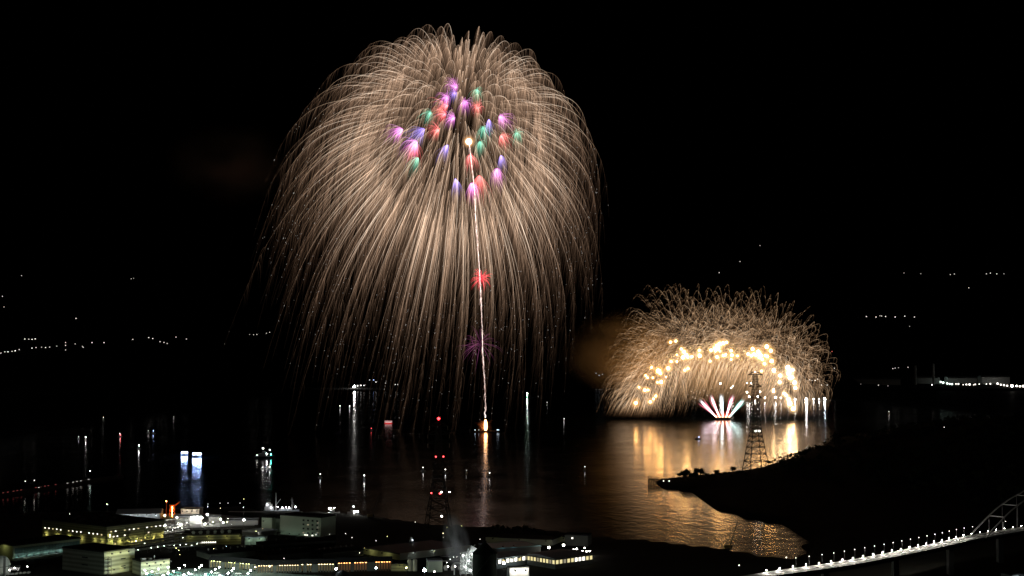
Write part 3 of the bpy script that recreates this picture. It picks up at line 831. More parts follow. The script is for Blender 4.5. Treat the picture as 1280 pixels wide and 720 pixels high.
def smoke_volume(name, label, loc, rad, dens, col, scale, rz=0, rot=(0, 0, 0), thr=.42, seed=0.0, aniso=0.0, stretch=(1, 1, 1)):
    m, n, l = new_mat(name + '_air')
    out = n.new('ShaderNodeOutputMaterial'); v = n.new('ShaderNodeVolumePrincipled')
    v.inputs['Color'].default_value = (*col, 1); v.inputs['Anisotropy'].default_value = aniso
    tc = n.new('ShaderNodeTexCoord')
    ln = n.new('ShaderNodeVectorMath'); ln.operation = 'LENGTH'; l.new(tc.outputs['Object'], ln.inputs[0])
    fo = n.new('ShaderNodeMapRange'); fo.inputs['From Min'].default_value = 1.0; fo.inputs['From Max'].default_value = .15; fo.interpolation_type = 'SMOOTHSTEP'
    l.new(ln.outputs['Value'], fo.inputs['Value'])
    mp = n.new('ShaderNodeMapping'); mp.inputs['Location'].default_value = (seed, seed * .7, 0); mp.inputs['Scale'].default_value = stretch
    l.new(tc.outputs['Object'], mp.inputs['Vector'])
    nz = n.new('ShaderNodeTexNoise'); nz.inputs['Scale'].default_value = scale; nz.inputs['Detail'].default_value = 4
    l.new(mp.outputs[0], nz.inputs['Vector'])
    mr = n.new('ShaderNodeMapRange'); mr.inputs['From Min'].default_value = thr; mr.inputs['From Max'].default_value = .75
    l.new(nz.outputs['Fac'], mr.inputs['Value'])
    mu = n.new('ShaderNodeMath'); mu.operation = 'MULTIPLY'; l.new(fo.outputs[0], mu.inputs[0]); l.new(mr.outputs[0], mu.inputs[1])
    m2 = n.new('ShaderNodeMath'); m2.operation = 'MULTIPLY'; m2.inputs[1].default_value = dens; l.new(mu.outputs[0], m2.inputs[0])
    l.new(m2.outputs[0], v.inputs['Density']); l.new(v.outputs[0], out.inputs['Volume'])
    m.cycles.volume_sampling = 'MULTIPLE_IMPORTANCE' if hasattr(m.cycles, 'volume_sampling') else None
    b = MB().use(m).ball((0, 0, 0), 1.0, 3)
    o = b.build(name); o.location = loc; o.scale = rad; o.rotation_euler = rot
    return tag(o, label, kind='stuff')

smoke_volume('steam', 'pale steam drifting up beside the process tower', G(572, 712, ZP) + Vector((0, 0, 15)), (11, 8, 26), .36, (.9, .93, 1), 1.6, rot=(0, R(-12), 0), seed=3.0, thr=.35)

# Q: windowed warehouse right of the silo
for nm, C_, E_2, W_, seq, lb_ in (('window_hall', (694, 711.5), (741, 705), 33, (1, 1, 0, 1, 1, 2, 2, 2, 1, 1), 'pale roofed hall with a row of yellow lit windows right of the dark silo'),
                                  ('window_wing', (622, 711), (657, 706), 22, (2, 1, 2, 2, 2, 1, 2), 'short wing with bright windows between the dark silo and the window hall')):
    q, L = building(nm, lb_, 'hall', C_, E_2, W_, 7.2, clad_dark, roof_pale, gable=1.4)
    ns = len(seq)
    for i, s_ in enumerate(seq):
        window(q, L * (i + .5) / ns, 3.4, L / ns * .66, 2.6, (G_DIM, G_YEL, G_WHT)[s_], framem=black_steel)
    if nm == 'window_hall':
        for i in range(10): window(q, 1.6 + i * 3.2, 3.4, 2.1, 2.6, (G_YEL, G_DIM, G_YEL, G_YEL)[i % 4], 'side', framem=black_steel)
    else:
        for x in (3, 10, 17): wall_lamp(q, x, 7.0, L_COOL, 40, .45, out=4)
R_, L = building('open_garage', 'small bright white garage in front of the window hall', 'garage', (637, 727), (661, 726), 7, 8.6, clad_white, clad_dark, parapet=.2)
for x in (3, 10): wall_lamp(R_, x, 7.8, L_WHITE, 60, .5, out=3)
lamp('mast_lamp', G(630, 723, ZP), 10, .85, L_COOL, 70, 'bright floodlight between the dark silo and the white garage', None)
gn = MB().use(steel)
for k in range(8): gn.bar((k * .9, 0, k * .8), (k * .9 + .9, 0, k * .8 + .8), .12); gn.bar((k * .9, 1.2, k * .8), (k * .9 + .9, 1.2, k * .8 + .8), .12); gn.box(k * .9, k * .9 + .5, 0, 1.2, k * .8, k * .8 + .08)
gno = gn.build('gangway', None, G(621, 724, ZP)); tag(gno, 'dark sloping gangway stair beside the white garage', 'stair')
# S: dim halls behind
S1, L = building('dim_hall', 'very long dim pale hall behind the blue roofed hall', 'hall', (607, 678), (690, 682), 26, 4.2, surf('dull_wall', (.4, .42, .36), .8, .15, .1), roof_dark)
for x in (8, 30, 52): wall_lamp(S1, x, 4.2, L_YEL, 2.2, .35, out=5)
S2, L = building('dim_hall', 'dim pale hall reaching the dark shore at the right', 'hall', (680, 675.5), (722, 678.5), 20, 3.6, surf('dull_wall', (.4, .42, .36)), roof_dark)
for x in (6, 20): wall_lamp(S2, x, 3.6, L_YEL, 2.4, .35, out=5)
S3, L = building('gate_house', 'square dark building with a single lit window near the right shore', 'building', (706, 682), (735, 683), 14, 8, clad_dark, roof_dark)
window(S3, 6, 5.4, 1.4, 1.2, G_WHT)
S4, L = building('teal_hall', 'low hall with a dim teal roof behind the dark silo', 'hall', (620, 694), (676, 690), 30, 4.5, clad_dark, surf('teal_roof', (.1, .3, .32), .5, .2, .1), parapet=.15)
for x in (5, 14): wall_lamp(S4, x, 6.4, L_COOL, 8, .3, out=1.2)
for px, py in ((686, 684.5), (704.5, 681.5)):
    q = G(px, py, ZP + 4); q.z = ZP
    lamp('mast_lamp', q, 4, .9, L_WHITE, 50, 'bright lamp behind the roof of the window hall', 'lamps behind the window hall')
for px, py in ((717, 687), (721, 686), (724, 688.5), (728, 688.8), (733, 689.5), (737, 689), (715, 688.5), (731, 685)):
    q = G(px, py, ZP + 3); q.z = ZP
    lamp('yard_lamp', q, 3, .55, L_WHITE, 40, 'small white lamp in the cluster beyond the right end of the window hall', 'lamps beyond the window hall')
# scattered faint plant lights
for px, py in ((87, 642.5), (260, 630), (275, 629), (285, 629), (300, 629), (440, 672), (470, 676), (520, 680), (528, 683), (540, 684), (554, 672), (432, 667), (395, 668.5), (412, 668), (563, 684), (600, 674), (392, 700), (350, 695), (300, 690), (355, 698)):
    q = G(px, py, ZP + 3); q.z = ZP
    lamp('path_lamp', q, 3, .22, L_WHITE, 6, 'pinprick lamp added among the unlit ground and roofs of the plant', 'pinprick path lamps of the plant')
for k in range(34):  # random lamps added to scatter more points of light over the plant
    px, py = random.choice(((random.uniform(165, 240), random.uniform(664, 694)), (random.uniform(255, 330), random.uniform(652, 662)), (random.uniform(215, 330), random.uniform(684, 700)), (random.uniform(380, 600), random.uniform(672, 700)), (random.uniform(100, 330), random.uniform(646, 656))))
    lamp('path_lamp', G(px, py, ZP), random.choice((2.5, 4, 6, 17)), random.choice((.16, .22, .28)), random.choice((L_WHITE, L_YEL, L_COOL, L_WARM)), random.choice((5, 9, 16)), 'pinprick lamp added among the unlit ground and roofs of the plant', 'pinprick path lamps of the plant')

# ------------------------------------------------------------------ trees
leafm = surf('dark_leaves', (.045, .06, .03), .9, .4, .6)
bark = surf('bark', (.08, .06, .045), .9, .3, 2)
def tree_proto(seed, h, spread):
    rr = random.Random(seed)
    root = empty('tree', (0, 0, 0))
    m = MB().use(bark)
    m.bar((0, 0, -.5), (.1, 0, h * .45), .22, .14, 7)
    tips = []
    for k in range(7):
        a = rr.uniform(0, 6.28); z0 = h * rr.uniform(.25, .5); e = Vector((math.cos(a) * spread * rr.uniform(.4, .8), math.sin(a) * spread * rr.uniform(.4, .8), h * rr.uniform(.5, .95)))
        m.bar((0.05, 0, z0), e, .1, .03, 5); tips.append(e)
    m.build('trunk', root)
    c = MB().use(leafm)
    cl = tips + [Vector((rr.uniform(-.5, .5) * spread, rr.uniform(-.5, .5) * spread, h * rr.uniform(.5, .95))) for _ in range(5)]
    for t in cl:
        for _ in range(34):
            p = t + Vector((rr.gauss(0, .32), rr.gauss(0, .32), rr.gauss(0, .26))) * spread * .7
            n = Vector((rr.uniform(-1, 1), rr.uniform(-1, 1), rr.uniform(-.3, 1))).normalized(); u = n.orthogonal().normalized() * rr.uniform(.25, .5); v = n.cross(u) * rr.uniform(.6, 1)
            c.add([p - u - v, p + u - v, p + u * .6 + v, p - u * .6 + v], [(0, 1, 2, 3)])
    c.build('crown', root)
    return root
TP = [tree_proto(1, 5, 2.4), tree_proto(2, 6.5, 2.8), tree_proto(3, 4.2, 2.6), tree_proto(4, 7.5, 3.2)]
tused = [False] * 4
def plant(x, y, label, group, k=None, s=1.0):
    k = random.randrange(4) if k is None else k
    o = TP[k] if not tused[k] else copy_tree(TP[k]); tused[k] = True
    o.location = (x, y, gz(x, y)); o.rotation_euler = (0, 0, random.uniform(0, 6.28)); o.scale = (s,) * 3
    tag(o, label, 'tree', group)
for i in range(44):       # the silhouettes on the low headland
    px = 850 + i * 3.6 + random.uniform(-1.2, 1.2)
    py = 598 - max(0, px - 945) * .09 + random.uniform(-1.5, 4)
    q = G(px, py, 3)
    if 934 < px < 958 or signed(np.array([[q.x, q.y]]))[0] < 3: continue
    plant(q.x, q.y, 'dark tree in the low line of silhouettes on the headland', 'trees on the headland', s=random.choice((.7, .9, 1.1, 1.3)) * (1.25 if px < 885 else .95))
for px, py in ((604,666),(610,665),(616,664.5),(622,664.5),(628,665),(635,665.5),(642,666),(648,666.5),(655,667),(662,668),(668,669),(674,670),(680,672)):
    q = G(px, py, ZP); plant(q.x, q.y, 'dark tree in the clump on the near shore behind the dim halls', 'trees of the near shore clump', s=random.uniform(.7, 1.0))
# the wooded hill reads as one mass
fm = MB().use(leafm)
rr = random.Random(5)
cnt = 0
while cnt < 900:
    px, py = rr.uniform(985, 1330), rr.uniform(515, 640)
    d = ray(px, py)
    x, y = rr.uniform(330, 1000), rr.uniform(1250, 2150)
    if x < 330 + max(0, 1650 - y) * .3: continue
    if signed(np.array([[x, y]]))[0] < 6: continue
    z = gz(x, y); cnt += 1
    h = rr.uniform(4, 9); sp = rr.uniform(2.5, 4.5)
    for _ in range(26):
        p = Vector((x + rr.gauss(0, sp * .55), y + rr.gauss(0, sp * .55), z + h * (.5 + rr.gauss(0, .22))))
        n = Vector((rr.uniform(-1, 1), rr.uniform(-1, 1), rr.uniform(-.3, 1))).normalized(); u = n.orthogonal().normalized() * rr.uniform(.6, 1.3); v = n.cross(u)
        fm.add([p - u - v, p + u - v, p + u * .6 + v, p - u * .6 + v], [(0, 1, 2, 3)])
tag(fm.build('woods'), 'black wooded hill on the right', kind='stuff')

# ------------------------------------------------------------------ pylons, cranes, jetty
galv = surf('painted_dark_steel', (.022, .021, .02), .8, .2, .3)
RED = glow('red_beacon', (1, .03, .035), 10)
REDS = glow('red_marker', (1, .06, .06), 9)
WMK = glow('white_marker', (1, .93, .85), 22)
def pylon(name, label, base, h, wb, wm, zm, wt, arms, beacons):
    root = empty(name, base, R(12), label, 'pylon')
    def wid(z):
        return wb + (wm - wb) * z / zm if z < zm else wm + (wt - wm) * (z - zm) / (h - zm)
    m = MB().use(galv)
    zs = [0]
    while zs[-1] < h * .985: zs.append(min(h, zs[-1] + max(3.2, wid(zs[-1]) * .42)))
    cr = lambda z: [Vector((sx * wid(z) / 2, sy * wid(z) / 2, z)) for sx, sy in ((-1, -1), (1, -1), (1, 1), (-1, 1))]
    for a, b in zip(zs[:-1], zs[1:]):
        A_, B_ = cr(a), cr(b)
        rad = (.5 if a < zm else .3) * min(1, h / 120)
        for i in range(4):
            j = (i + 1) % 4
            m.bar(A_[i], B_[i], rad, n=4); m.bar(A_[i], B_[j], rad * .6, n=4); m.bar(A_[j], B_[i], rad * .6, n=4); m.bar(B_[i], B_[j], rad * .7, n=4)
    m.build('lattice_tower', root)
    for z, half in arms:
        m = MB().use(galv); wz = wid(z)
        for s_ in (-1, 1):
            tip = Vector((s_ * half, 0, z))
            for sy in (-1, 1):
                m.bar((s_ * wz / 2, sy * wz / 2, z - .2), tip, .45, n=4); m.bar((s_ * wz / 2, sy * wz / 2, z + 3), tip, .35, n=4)
            for k in (.35, .7): m.bar(Vector((s_ * wz / 2, 0, z + 3)).lerp(tip, k), Vector((s_ * wz / 2, 0, z)).lerp(tip, k), .12, n=4)
        m.build('cross_arm', root)
        for s_ in (-1, 1): MB().use(surf('insulator_glaze', (.25, .2, .16), .3)).lathe([(.15, -4), (.3, -3.6), (.15, -3), (.3, -2.4), (.15, -1.8), (.3, -1.2), (.1, 0)], 8, (s_ * half, 0, z)).build('insulator', root)
    for x, y, z, r, mt in beacons:
        if mt is RED:
            r *= .62
        MB().use(mt).ball((x, y, z), r, 2).use(steel).box(x - .3, x + .3, y - .3, y + .3, z - r - .5, z - r + .1).build('warning_lamp', root)
    m = MB().use(steel); wz = wid(zm) / 2 + .8
    for a, b in (((-wz, -wz), (wz, -wz)), ((wz, -wz), (wz, wz)), ((wz, wz), (-wz, wz)), ((-wz, wz), (-wz, -wz))):
        m.bar((*a, zm), (*b, zm), .25, n=4); m.bar((*a, zm + 1.2), (*b, zm + 1.2), .1, n=4)
    m.build('platform', root)
    return root
b1 = G(548, 658, ZP)
k1 = b1.y / F
pylon('lattice_pylon', 'tall dark lattice pylon with red warning lamps on the near shore', b1, 91, 30 * k1, 12 * k1, 42, 5 * k1, ((72, 9.5), (80, 9.5), (87, 8)),
      [(0, 0, 93.2, 2.0, RED), (-3, -4, 60.5, .62, REDS), (3.6, -4, 60.5, .62, REDS), (-7.2, -6, 29.5, .62, REDS), (.2, -7, 29, .8, REDS), (1.6, -7, 30.2, .6, WMK), (8.8, -6, 30, .55, WMK), (1.4, -9, 9.7, .7, WMK)])
q = G(945, 594, 3); b2 = Vector((q.x, q.y, gz(q.x, q.y)))
k2 = b2.y / F
pylon('lattice_pylon', 'lattice pylon silhouetted against the lit water on the headland', b2, 121 * k2, 26 * k2, 11 * k2, 49 * k2, 4.5 * k2, ((119 * k2, 9.5 * k2), (104 * k2, 8.5 * k2), (90 * k2, 8.5 * k2)),
      [(-2.2 * k2, -5.6 * k2, 49 * k2, .8, WMK), (2.6 * k2, -5.6 * k2, 49 * k2, .8, WMK), (0, 0, 122 * k2, .6, WMK)])
for k, (h1, h2, o) in enumerate(((72, 90 * k2, 0), (80, 104 * k2, 0), (87, 119 * k2, 0))):
    for s_ in (-1, 1):
        a = b1 + Vector((s_ * 9, 0, h1 - 4)); b = b2 + Vector((s_ * 9 * k2, 0, h2 - 4))
        t = np.linspace(0, 1, 40)[:, None]
        pts = np.array(a) * (1 - t) + np.array(b) * t; pts[:, 2] -= 4 * 22 * (t[:, 0] * (1 - t[:, 0]))
        o_ = tubes('power_cable', pts[None], np.full((1, 40), .05), np.zeros((1, 40)), black_steel, None, tuple(a))
        tag(o_, '%s of the black cables strung between the two lattice pylons on %s side' % (('lowest', 'middle', 'topmost')[k], 'the seaward' if s_ > 0 else 'the landward'), 'cable', 'cables between the pylons')

def crane(base, jib, rz, label):
    root = empty('crawler_crane', base, rz, label, 'crane')
    MB().use(black_steel).box(-2.5, 2.5, -2, -1, 0, 1.1).box(-2.5, 2.5, 1, 2, 0, 1.1).build('crawler_track', root)
    MB().use(surf('crane_body', (.15, .12, .05), .6)).box(-3, 2, -1.4, 1.4, 1.12, 3.4).build('body', root)
    MB().use(dark_glass).box(2.003, 3.2, -1.3, 0, 1.3, 3.3).build('cab', root)
    m = MB().use(black_steel); a = Vector((1.8, .4, 2.2)); e = Vector(jib)
    for o in ((0, .4, .4), (0, -.4, .4), (0, .4, -.4), (0, -.4, -.4)): m.bar(a + Vector(o) * 1.4, e + Vector(o) * .5, .16, n=4)
    for k in range(14):
        p, q_ = a.lerp(e, k / 14), a.lerp(e, (k + 1) / 14); m.bar(p + Vector((0, .5, .5)), q_ + Vector((0, -.5, -.5)), .09, n=4); m.bar(p + Vector((0, -.5, .5)), q_ + Vector((0, .5, -.5)), .09, n=4)
    m.bar(e, e + Vector((.4, 0, -6)), .07, n=4); m.bar((-2.4, 0, 3.4), e, .06, n=4); m.build('boom', root)
    MB().use(black_steel).lathe([(.1, -.9), (.4, -.6), (.4, 0), (.15, .3)], 8, (e.x + .4, e.y, e.z - 6.6)).build('hook', root)
crane(G(463, 647.5, ZP), (9, 0, 23), R(12), 'dark crawler crane with raised boom on the near quay')
crane(G(910, 687, 2), (8, 0, 22), R(8), 'dark crawler crane with raised boom before the golden reflections')

jt = empty('jetty', G(826, 605, 0), R(0), 'timber jetty on piles at the tip of the headland', 'jetty')
m = MB().use(black_steel)
jl = -15
MB().use(surf('jetty_deck', (.03, .028, .025), .9)).box(jl, 12, -2, 2, 5.2, 6).build('deck', jt)
for x in np.linspace(jl + .5, 1, 9):
    for y in (-1.7, 1.7): m.bar((x, y, -3), (x, y, 5.2), .65)
    m.bar((x, -1.7, 1.5), (x + 2, -1.7, 5), .25)
m.build('pile', jt)
m = MB().use(black_steel)
for x in np.linspace(jl, 2, 12):
    for y in (-1.9, 1.9): m.bar((x, y, 6), (x, y, 7.2), .12)
for y in (-1.9, 1.9): m.bar((jl, y, 7.2), (2, y, 7.2), .12)
m.box(jl, jl + 4, -2, 2, 9.4, 9.8)
for x in (jl + .2, jl + 3.8):
    for y in (-1.8, 1.8): m.bar((x, y, 6), (x, y, 9.4), .25)
m.build('railing', jt)
for k, px in enumerate((829.5, 836.5)):
    lamp('jetty_lamp', G(px, 602.5, 6), 1.2, .5, L_WHITE, 5, ('outer', 'inner')[k] + ' of the two small lamps glowing on the timber jetty', 'lamps on the jetty')

# ------------------------------------------------------------------ bridge
ZB = 24.0
deck_px = [(880, 733), (960, 719.5), (1000, 713.5), (1050, 706.5), (1100, 697.5), (1140, 689.5), (1180, 681), (1210, 674), (1240, 668.5), (1280, 662), (1330, 655), (1390, 648)]
dp = [G(x, y, ZB) for x, y in deck_px]
def spline(pts, n):
    out = []
    seg = [(b - a).length for a, b in zip(pts[:-1], pts[1:])]; T = sum(seg)
    for k in range(n + 1):
        s_ = T * k / n; i = 0
        while i < len(seg) - 1 and s_ > seg[i]: s_ -= seg[i]; i += 1
        p0, p1, p2, p3 = pts[max(i - 1, 0)], pts[i], pts[i + 1], pts[min(i + 2, len(pts) - 1)]
        t = s_ / seg[i]
        out.append(.5 * ((2 * p1) + (p2 - p0) * t + (2 * p0 - 5 * p1 + 4 * p2 - p3) * t * t + (3 * p1 - p0 - 3 * p2 + p3) * t ** 3))
    return out
cl = spline(dp, 90)
nrm = []
for i in range(len(cl)):
    t = (cl[min(i + 1, len(cl) - 1)] - cl[max(i - 1, 0)]).normalized(); nrm.append(Vector((-t.y, t.x, 0)))
br = empty('arch_bridge', cl[0], 0, 'long curving road bridge with a steel arch, its deck lit white', 'bridge')
def strip(m, o0, o1, z0, z1):
    for i in range(len(cl) - 1):
        q = []
        for k in (i, i + 1):
            for o in (o0, o1):
                for z in (z0, z1): q.append(cl[k] - cl[0] + nrm[k] * o + Vector((0, 0, z)))
        m.add(q, [(0, 2, 6, 4), (1, 5, 7, 3), (0, 4, 5, 1), (2, 3, 7, 6)] + ([(0, 1, 3, 2)] if i == 0 else []) + ([(4, 6, 7, 5)] if i == len(cl) - 2 else []))
    return m
strip(MB().use(surf('bridge_girder', (.12, .12, .12), .7)), -4.6, 4.6, -2.4, -.3).build('girder', br)
strip(MB().use(surf('road_surface', (.26, .26, .25), .85, .2, .3)), -4.8, 4.8, -.298, 0).build('roadway', br)
pm = MB().use(surf('parapet_white', (.62, .62, .6), .6, .15, .5)); strip(pm, -5.2, -4.85, -1.0, .35); pm.build('parapet', br); pm = strip(MB().use(pm.mats[0]), 4.85, 5.2, -.3, 1.0); pm.build('parapet', br)
ln = MB().use(surf('road_paint', (.8, .8, .78), .6)); strip(ln, -.1, .1, .004, .01); ln.build('road_marking', br)
# the arch
ia = min(range(len(cl)), key=lambda i: abs((cl[i].x / cl[i].y) * F + 640 - 1218)); ib = len(cl) - 1
am = MB().use(surf('arch_paint', (.5, .5, .48), .5, .15, .3)); hm_ = MB().use(surf('hanger_steel', (.4, .4, .4), .5)); xm = MB().use(surf('arch_paint', (.5, .5, .48)))
NA = 26
def arch_pt(k, o):
    f = k / NA; i = ia + (ib + 12 - ia) * f; i0 = min(int(i), len(cl) - 2); c = cl[i0].lerp(cl[i0 + 1], i - i0)
    return c - cl[0] + nrm[i0] * o + Vector((0, 0, 32 * (1 - (2 * f - 1) ** 2) - .6)), c - cl[0] + nrm[i0] * o
for o in (-6, 6):
    for k in range(NA):
        a, b = arch_pt(k, o)[0], arch_pt(k + 1, o)[0]; am.bar(a, b, .55, n=6)
        if k % 2 == 1 and k > 1: hm_.bar(arch_pt(k, o)[0], arch_pt(k, o)[1], .12, n=5)
for k in range(3, NA, 2): xm.bar(arch_pt(k, -6)[0], arch_pt(k, 6)[0], .36, n=6)
am.build('arch_rib', br); hm_.build('hanger', br); xm.build('cross_beam', br)
for i in range(6, len(cl) - 4, 14):
    c = cl[i] - cl[0]; MB().use(concrete).box(c.x - 1.6, c.x + 1.6, c.y - 3, c.y + 3, -ZB - 2, -2.42).build('pier', br)
bl_mesh = None
li = 0
cum = [0]
for a, b in zip(cl[:-1], cl[1:]): cum.append(cum[-1] + (b - a).length)
step = 11.6; s_ = 3.0
while s_ < cum[-1] - 30:
    i = max(j for j in range(len(cum)) if cum[j] <= s_); i = min(i, len(cl) - 2)
    c = cl[i].lerp(cl[i + 1], (s_ - cum[i]) / (cum[i + 1] - cum[i]))
    px = c.x / c.y * F + 640
    arch = px > 1212
    if px < 957: s_ += step; continue
    lamp('parapet_lamp', c + nrm[i] * 4.4, 2.1, .22, L_WHITE, 2300 if not arch else 130,
         'low white lamp behind the bridge parapet under the steel arch' if arch else 'low white lamp in the row along the bridge parapet before the arch',
         'low lamps under the arch' if arch else 'low lamps along the bridge parapet')
    if 985 < px < 1225 or 1262 > px > 1258:
        pole = link('street_lamp', lamp_mesh(6.8, .24, L_WHITE, 5)); pole.location = c + nrm[i] * 6.2 + Vector((0, 0, -.3))
        tag(pole, 'tall slim street lamp standing behind the bridge deck', 'lamp', 'tall lamps of the bridge')
        pole.location += (cl[i + 1] - cl[i]).normalized() * 5
    s_ += step
bs = MB().use(steel).bar((0, 0, 0), (0, 0, 9), .16).use(surf('sign_white', (.8, .8, .8), .5)).box(-.25, .25, -.6, -.2, 4, 9.2).build('marker_pillar', None, cl[ia + 5] + nrm[ia + 5] * -5.5)
tag(bs, 'pale upright pillar standing on the deck under the arch', 'pillar')
for px, py, lb_ in ((1184, 693, 'faint lamp on the black ground below the bridge'), (1181, 585, 'single faint lamp on the black wooded hill'), (924, 714, 'faint lamp on the dark land left of the bridge'), (983, 704, 'faint lamp where the inlet meets the dark land')):
    q = G(px, py, ZP); q.z = gz(q.x, q.y)
    lamp('path_lamp', q, 4, .4, L_WHITE, 5, lb_, None)
wh, L = building('end_house', 'pale corner of a building at the bottom right edge under the bridge', 'building', (1265, 735), (1290, 733), 10, 8, clad_grey, roof_dark)
wall_lamp(wh, 4, 8, L_COOL, 8, .4, out=3)

# ------------------------------------------------------------------ boats
hullm = {'white': surf('hull_white', (.7, .7, .7), .4, .1), 'dark': surf('hull_dark', (.05, .06, .08), .5, .1), 'red': surf('hull_red', (.35, .04, .03), .5, .1), 'blue': surf('hull_blue', (.05, .1, .25), .4, .1)}
def hull(m, L, B, D):
    sec = []
    for f, wf, lift in ((0, .82, .05), (.2, .96, 0), (.55, 1, 0), (.8, .72, .12), (.93, .36, .26), (1, .03, .36)):
        x = (f - .5) * L; b = B / 2 * wf; z = D * (1 + lift)
        sec.append([(x, -b, z), (x, -b * .8, -D * .2), (x, 0, -D * .5), (x, b * .8, -D * .2), (x, b, z)])
    vs = [p for s in sec for p in s]; fs = []
    for k in range(len(sec) - 1):
        for i in range(4): fs.append((k * 5 + i, (k + 1) * 5 + i, (k + 1) * 5 + i + 1, k * 5 + i + 1))
        fs.append((k * 5 + 4, (k + 1) * 5 + 4, (k + 1) * 5, k * 5))
    fs += [(0, 1, 2, 3, 4), tuple(reversed(range(len(vs) - 5, len(vs))))]
    return m.add(vs, fs)
def boat(px, py, L, rz, label, lights, hc='white', group=None, cat='boat', name='boat'):
    root = empty(name, G(px, py, 0), rz, label, cat, group)
    B, D = L * .28, L * .1
    hull(MB().use(hullm[hc]), L, B, D).build('hull', root)
    MB().use(hullm['white']).box(-L * .3, L * .08, -B * .3, B * .3, D, D + L * .14).box(-L * .12, L * .06, -B * .26, B * .26, D + L * .14 + .003, D + L * .24).build('cabin', root)
    MB().use(dark_glass).box(L * .063, L * .075, -B * .22, B * .22, D + L * .16, D + L * .22).build('window', root)
    MB().use(steel).bar((-L * .05, 0, D + L * .24), (-L * .05, 0, D + L * .52), L * .008 + .04).build('mast', root)
    for x, z, r, col, st in lights:
        st = st * (1.6 if L < 11 else 7)
        MB().use(glow('boat_light_%s_%g' % (col, st), col, st)).ball((x * L, -B * .1, z), r, 1).use(steel).bar((x * L, -B * .1, D), (x * L, -B * .1, z - r * .8), .06).build('lamp', root)
    return root
W_ = (1, .95, .9); BW = (.4, .55, 1.0); GR = (.15, 1.0, .62); RD = (1, .1, .1)
for px, py, L, r, st, col, lb in ((107, 550.5, 9, .75, 16, W_, 'small boat with a bright white lamp, left of the red lit one'), (98, 549, 7, .5, 4, W_, 'tiny dim boat just left of a small bright lamp boat'),
                                 (174, 561, 9, .85, 18, W_, 'small boat with one white lamp, between the red lamp boat and the dazzling pair'),
                                 (185, 541.5, 8, .5, 4, W_, 'tiny dim boat close beside a bluish lamp boat'), (192, 542, 9, .65, 9, BW, 'small boat with a bluish lamp above the pair of blue white boats'),
                                 (129, 524, 7, .6, 4, W_, 'tiny boat with a faint lamp, farthest out above the red lit boat'), (217, 523.5, 8, .55, 3, W_, 'tiny dim boat above the pair of blue white boats'),
                                 (455, 600, 9, .6, 11, W_, 'small boat with a short white reflection left of the red lamped pylon'), (529, 589, 8, .55, 5, W_, 'tiny boat with a faint lamp just left of the red lamped pylon'),
                                 (612, 596, 8, .55, 6, W_, 'tiny boat below the flame of the launch barge'), (705, 526, 8, .75, 6, W_, 'small lone boat right of the tall green lit buoy'),
                                 (731, 588, 8, .5, 3, W_, 'tiny dim lone boat on the dim brown water'), (464, 538.5, 8, .7, 4, RD, 'tiny boat with a faint red lamp under the red lit houseboat'),
                                 (425, 510, 10, .95, 7, W_, 'small boat in a pair, left one, near the far pier'), (437, 510, 10, 1.0, 8, W_, 'small boat in a pair, right one, near the far pier'),
                                 (684, 505, 9, .8, 3, W_, 'faint far boat right of the green lit buoy, nearest the fireworks rain'), (1111, 517, 9, .7, 4, W_, 'faint boat on the black water right of the golden firework'),
                                 (583, 592, 7, .35, 2, W_, 'faint tiny boat right of the red lamped pylon'), (557, 591, 7, .6, 6, W_, 'tiny boat with a lamp seen through the red lamped pylon'), (400, 597, 7, .6, 5, W_, 'tiny boat with a faint lamp left of the golden rain')):
    boat(px, py, L, R(random.uniform(-40, 200)), lb, [(-.05, L * .62, r, col, st)])
boat(150, 546, 9, R(20), 'small boat with a red reflection among the white lamp boats', [(-.05, 6, .55, W_, 8), (.1, 3.4, .6, RD, 16)])
boat(872, 549, 12, R(5), 'dark boat on the bluish reflection before the comet fan', [(.2, 4, .5, BW, 4)], 'dark')
boat(230.5, 569, 12, R(8), 'left one of the pair of dazzling blue white fishing boats', [(x, 4.2, .75, BW, 34) for x in (-.3, -.1, .1, .3)], 'white', 'dazzling fishing boats')
boat(246, 571.5, 14, R(5), 'right and brighter one of the pair of dazzling blue white fishing boats', [(x, 5, 1.0, BW, 42) for x in (-.36, -.16, .04, .22, .38)], 'white', 'dazzling fishing boats')
boat(331, 573, 30, R(4), 'larger work ship with white and green deck lights', [(-.38, 5, .6, W_, 1.5), (-.22, 6.5, .8, W_, 4), (-.08, 15, .9, W_, 3), (-.16, 4.6, 1.3, GR, 30), (-.1, 4.6, .8, (.7, 1, .3), 10), (.02, 7.5, 1.5, BW, 18), (.1, 6.5, 1.0, W_, 5), (.24, 12.5, .8, W_, 2), (.3, 6, .7, (.1, .9, .7), 8)], 'dark', name='work_ship', cat='ship')
boat(337, 587, 8, R(60), 'tiny boat right under the larger work ship', [(-.05, 3.5, .6, W_, 9)])
boat(328, 586, 5, R(30), 'tiniest boat just left under the larger work ship', [(-.05, 2, .35, W_, 6)])
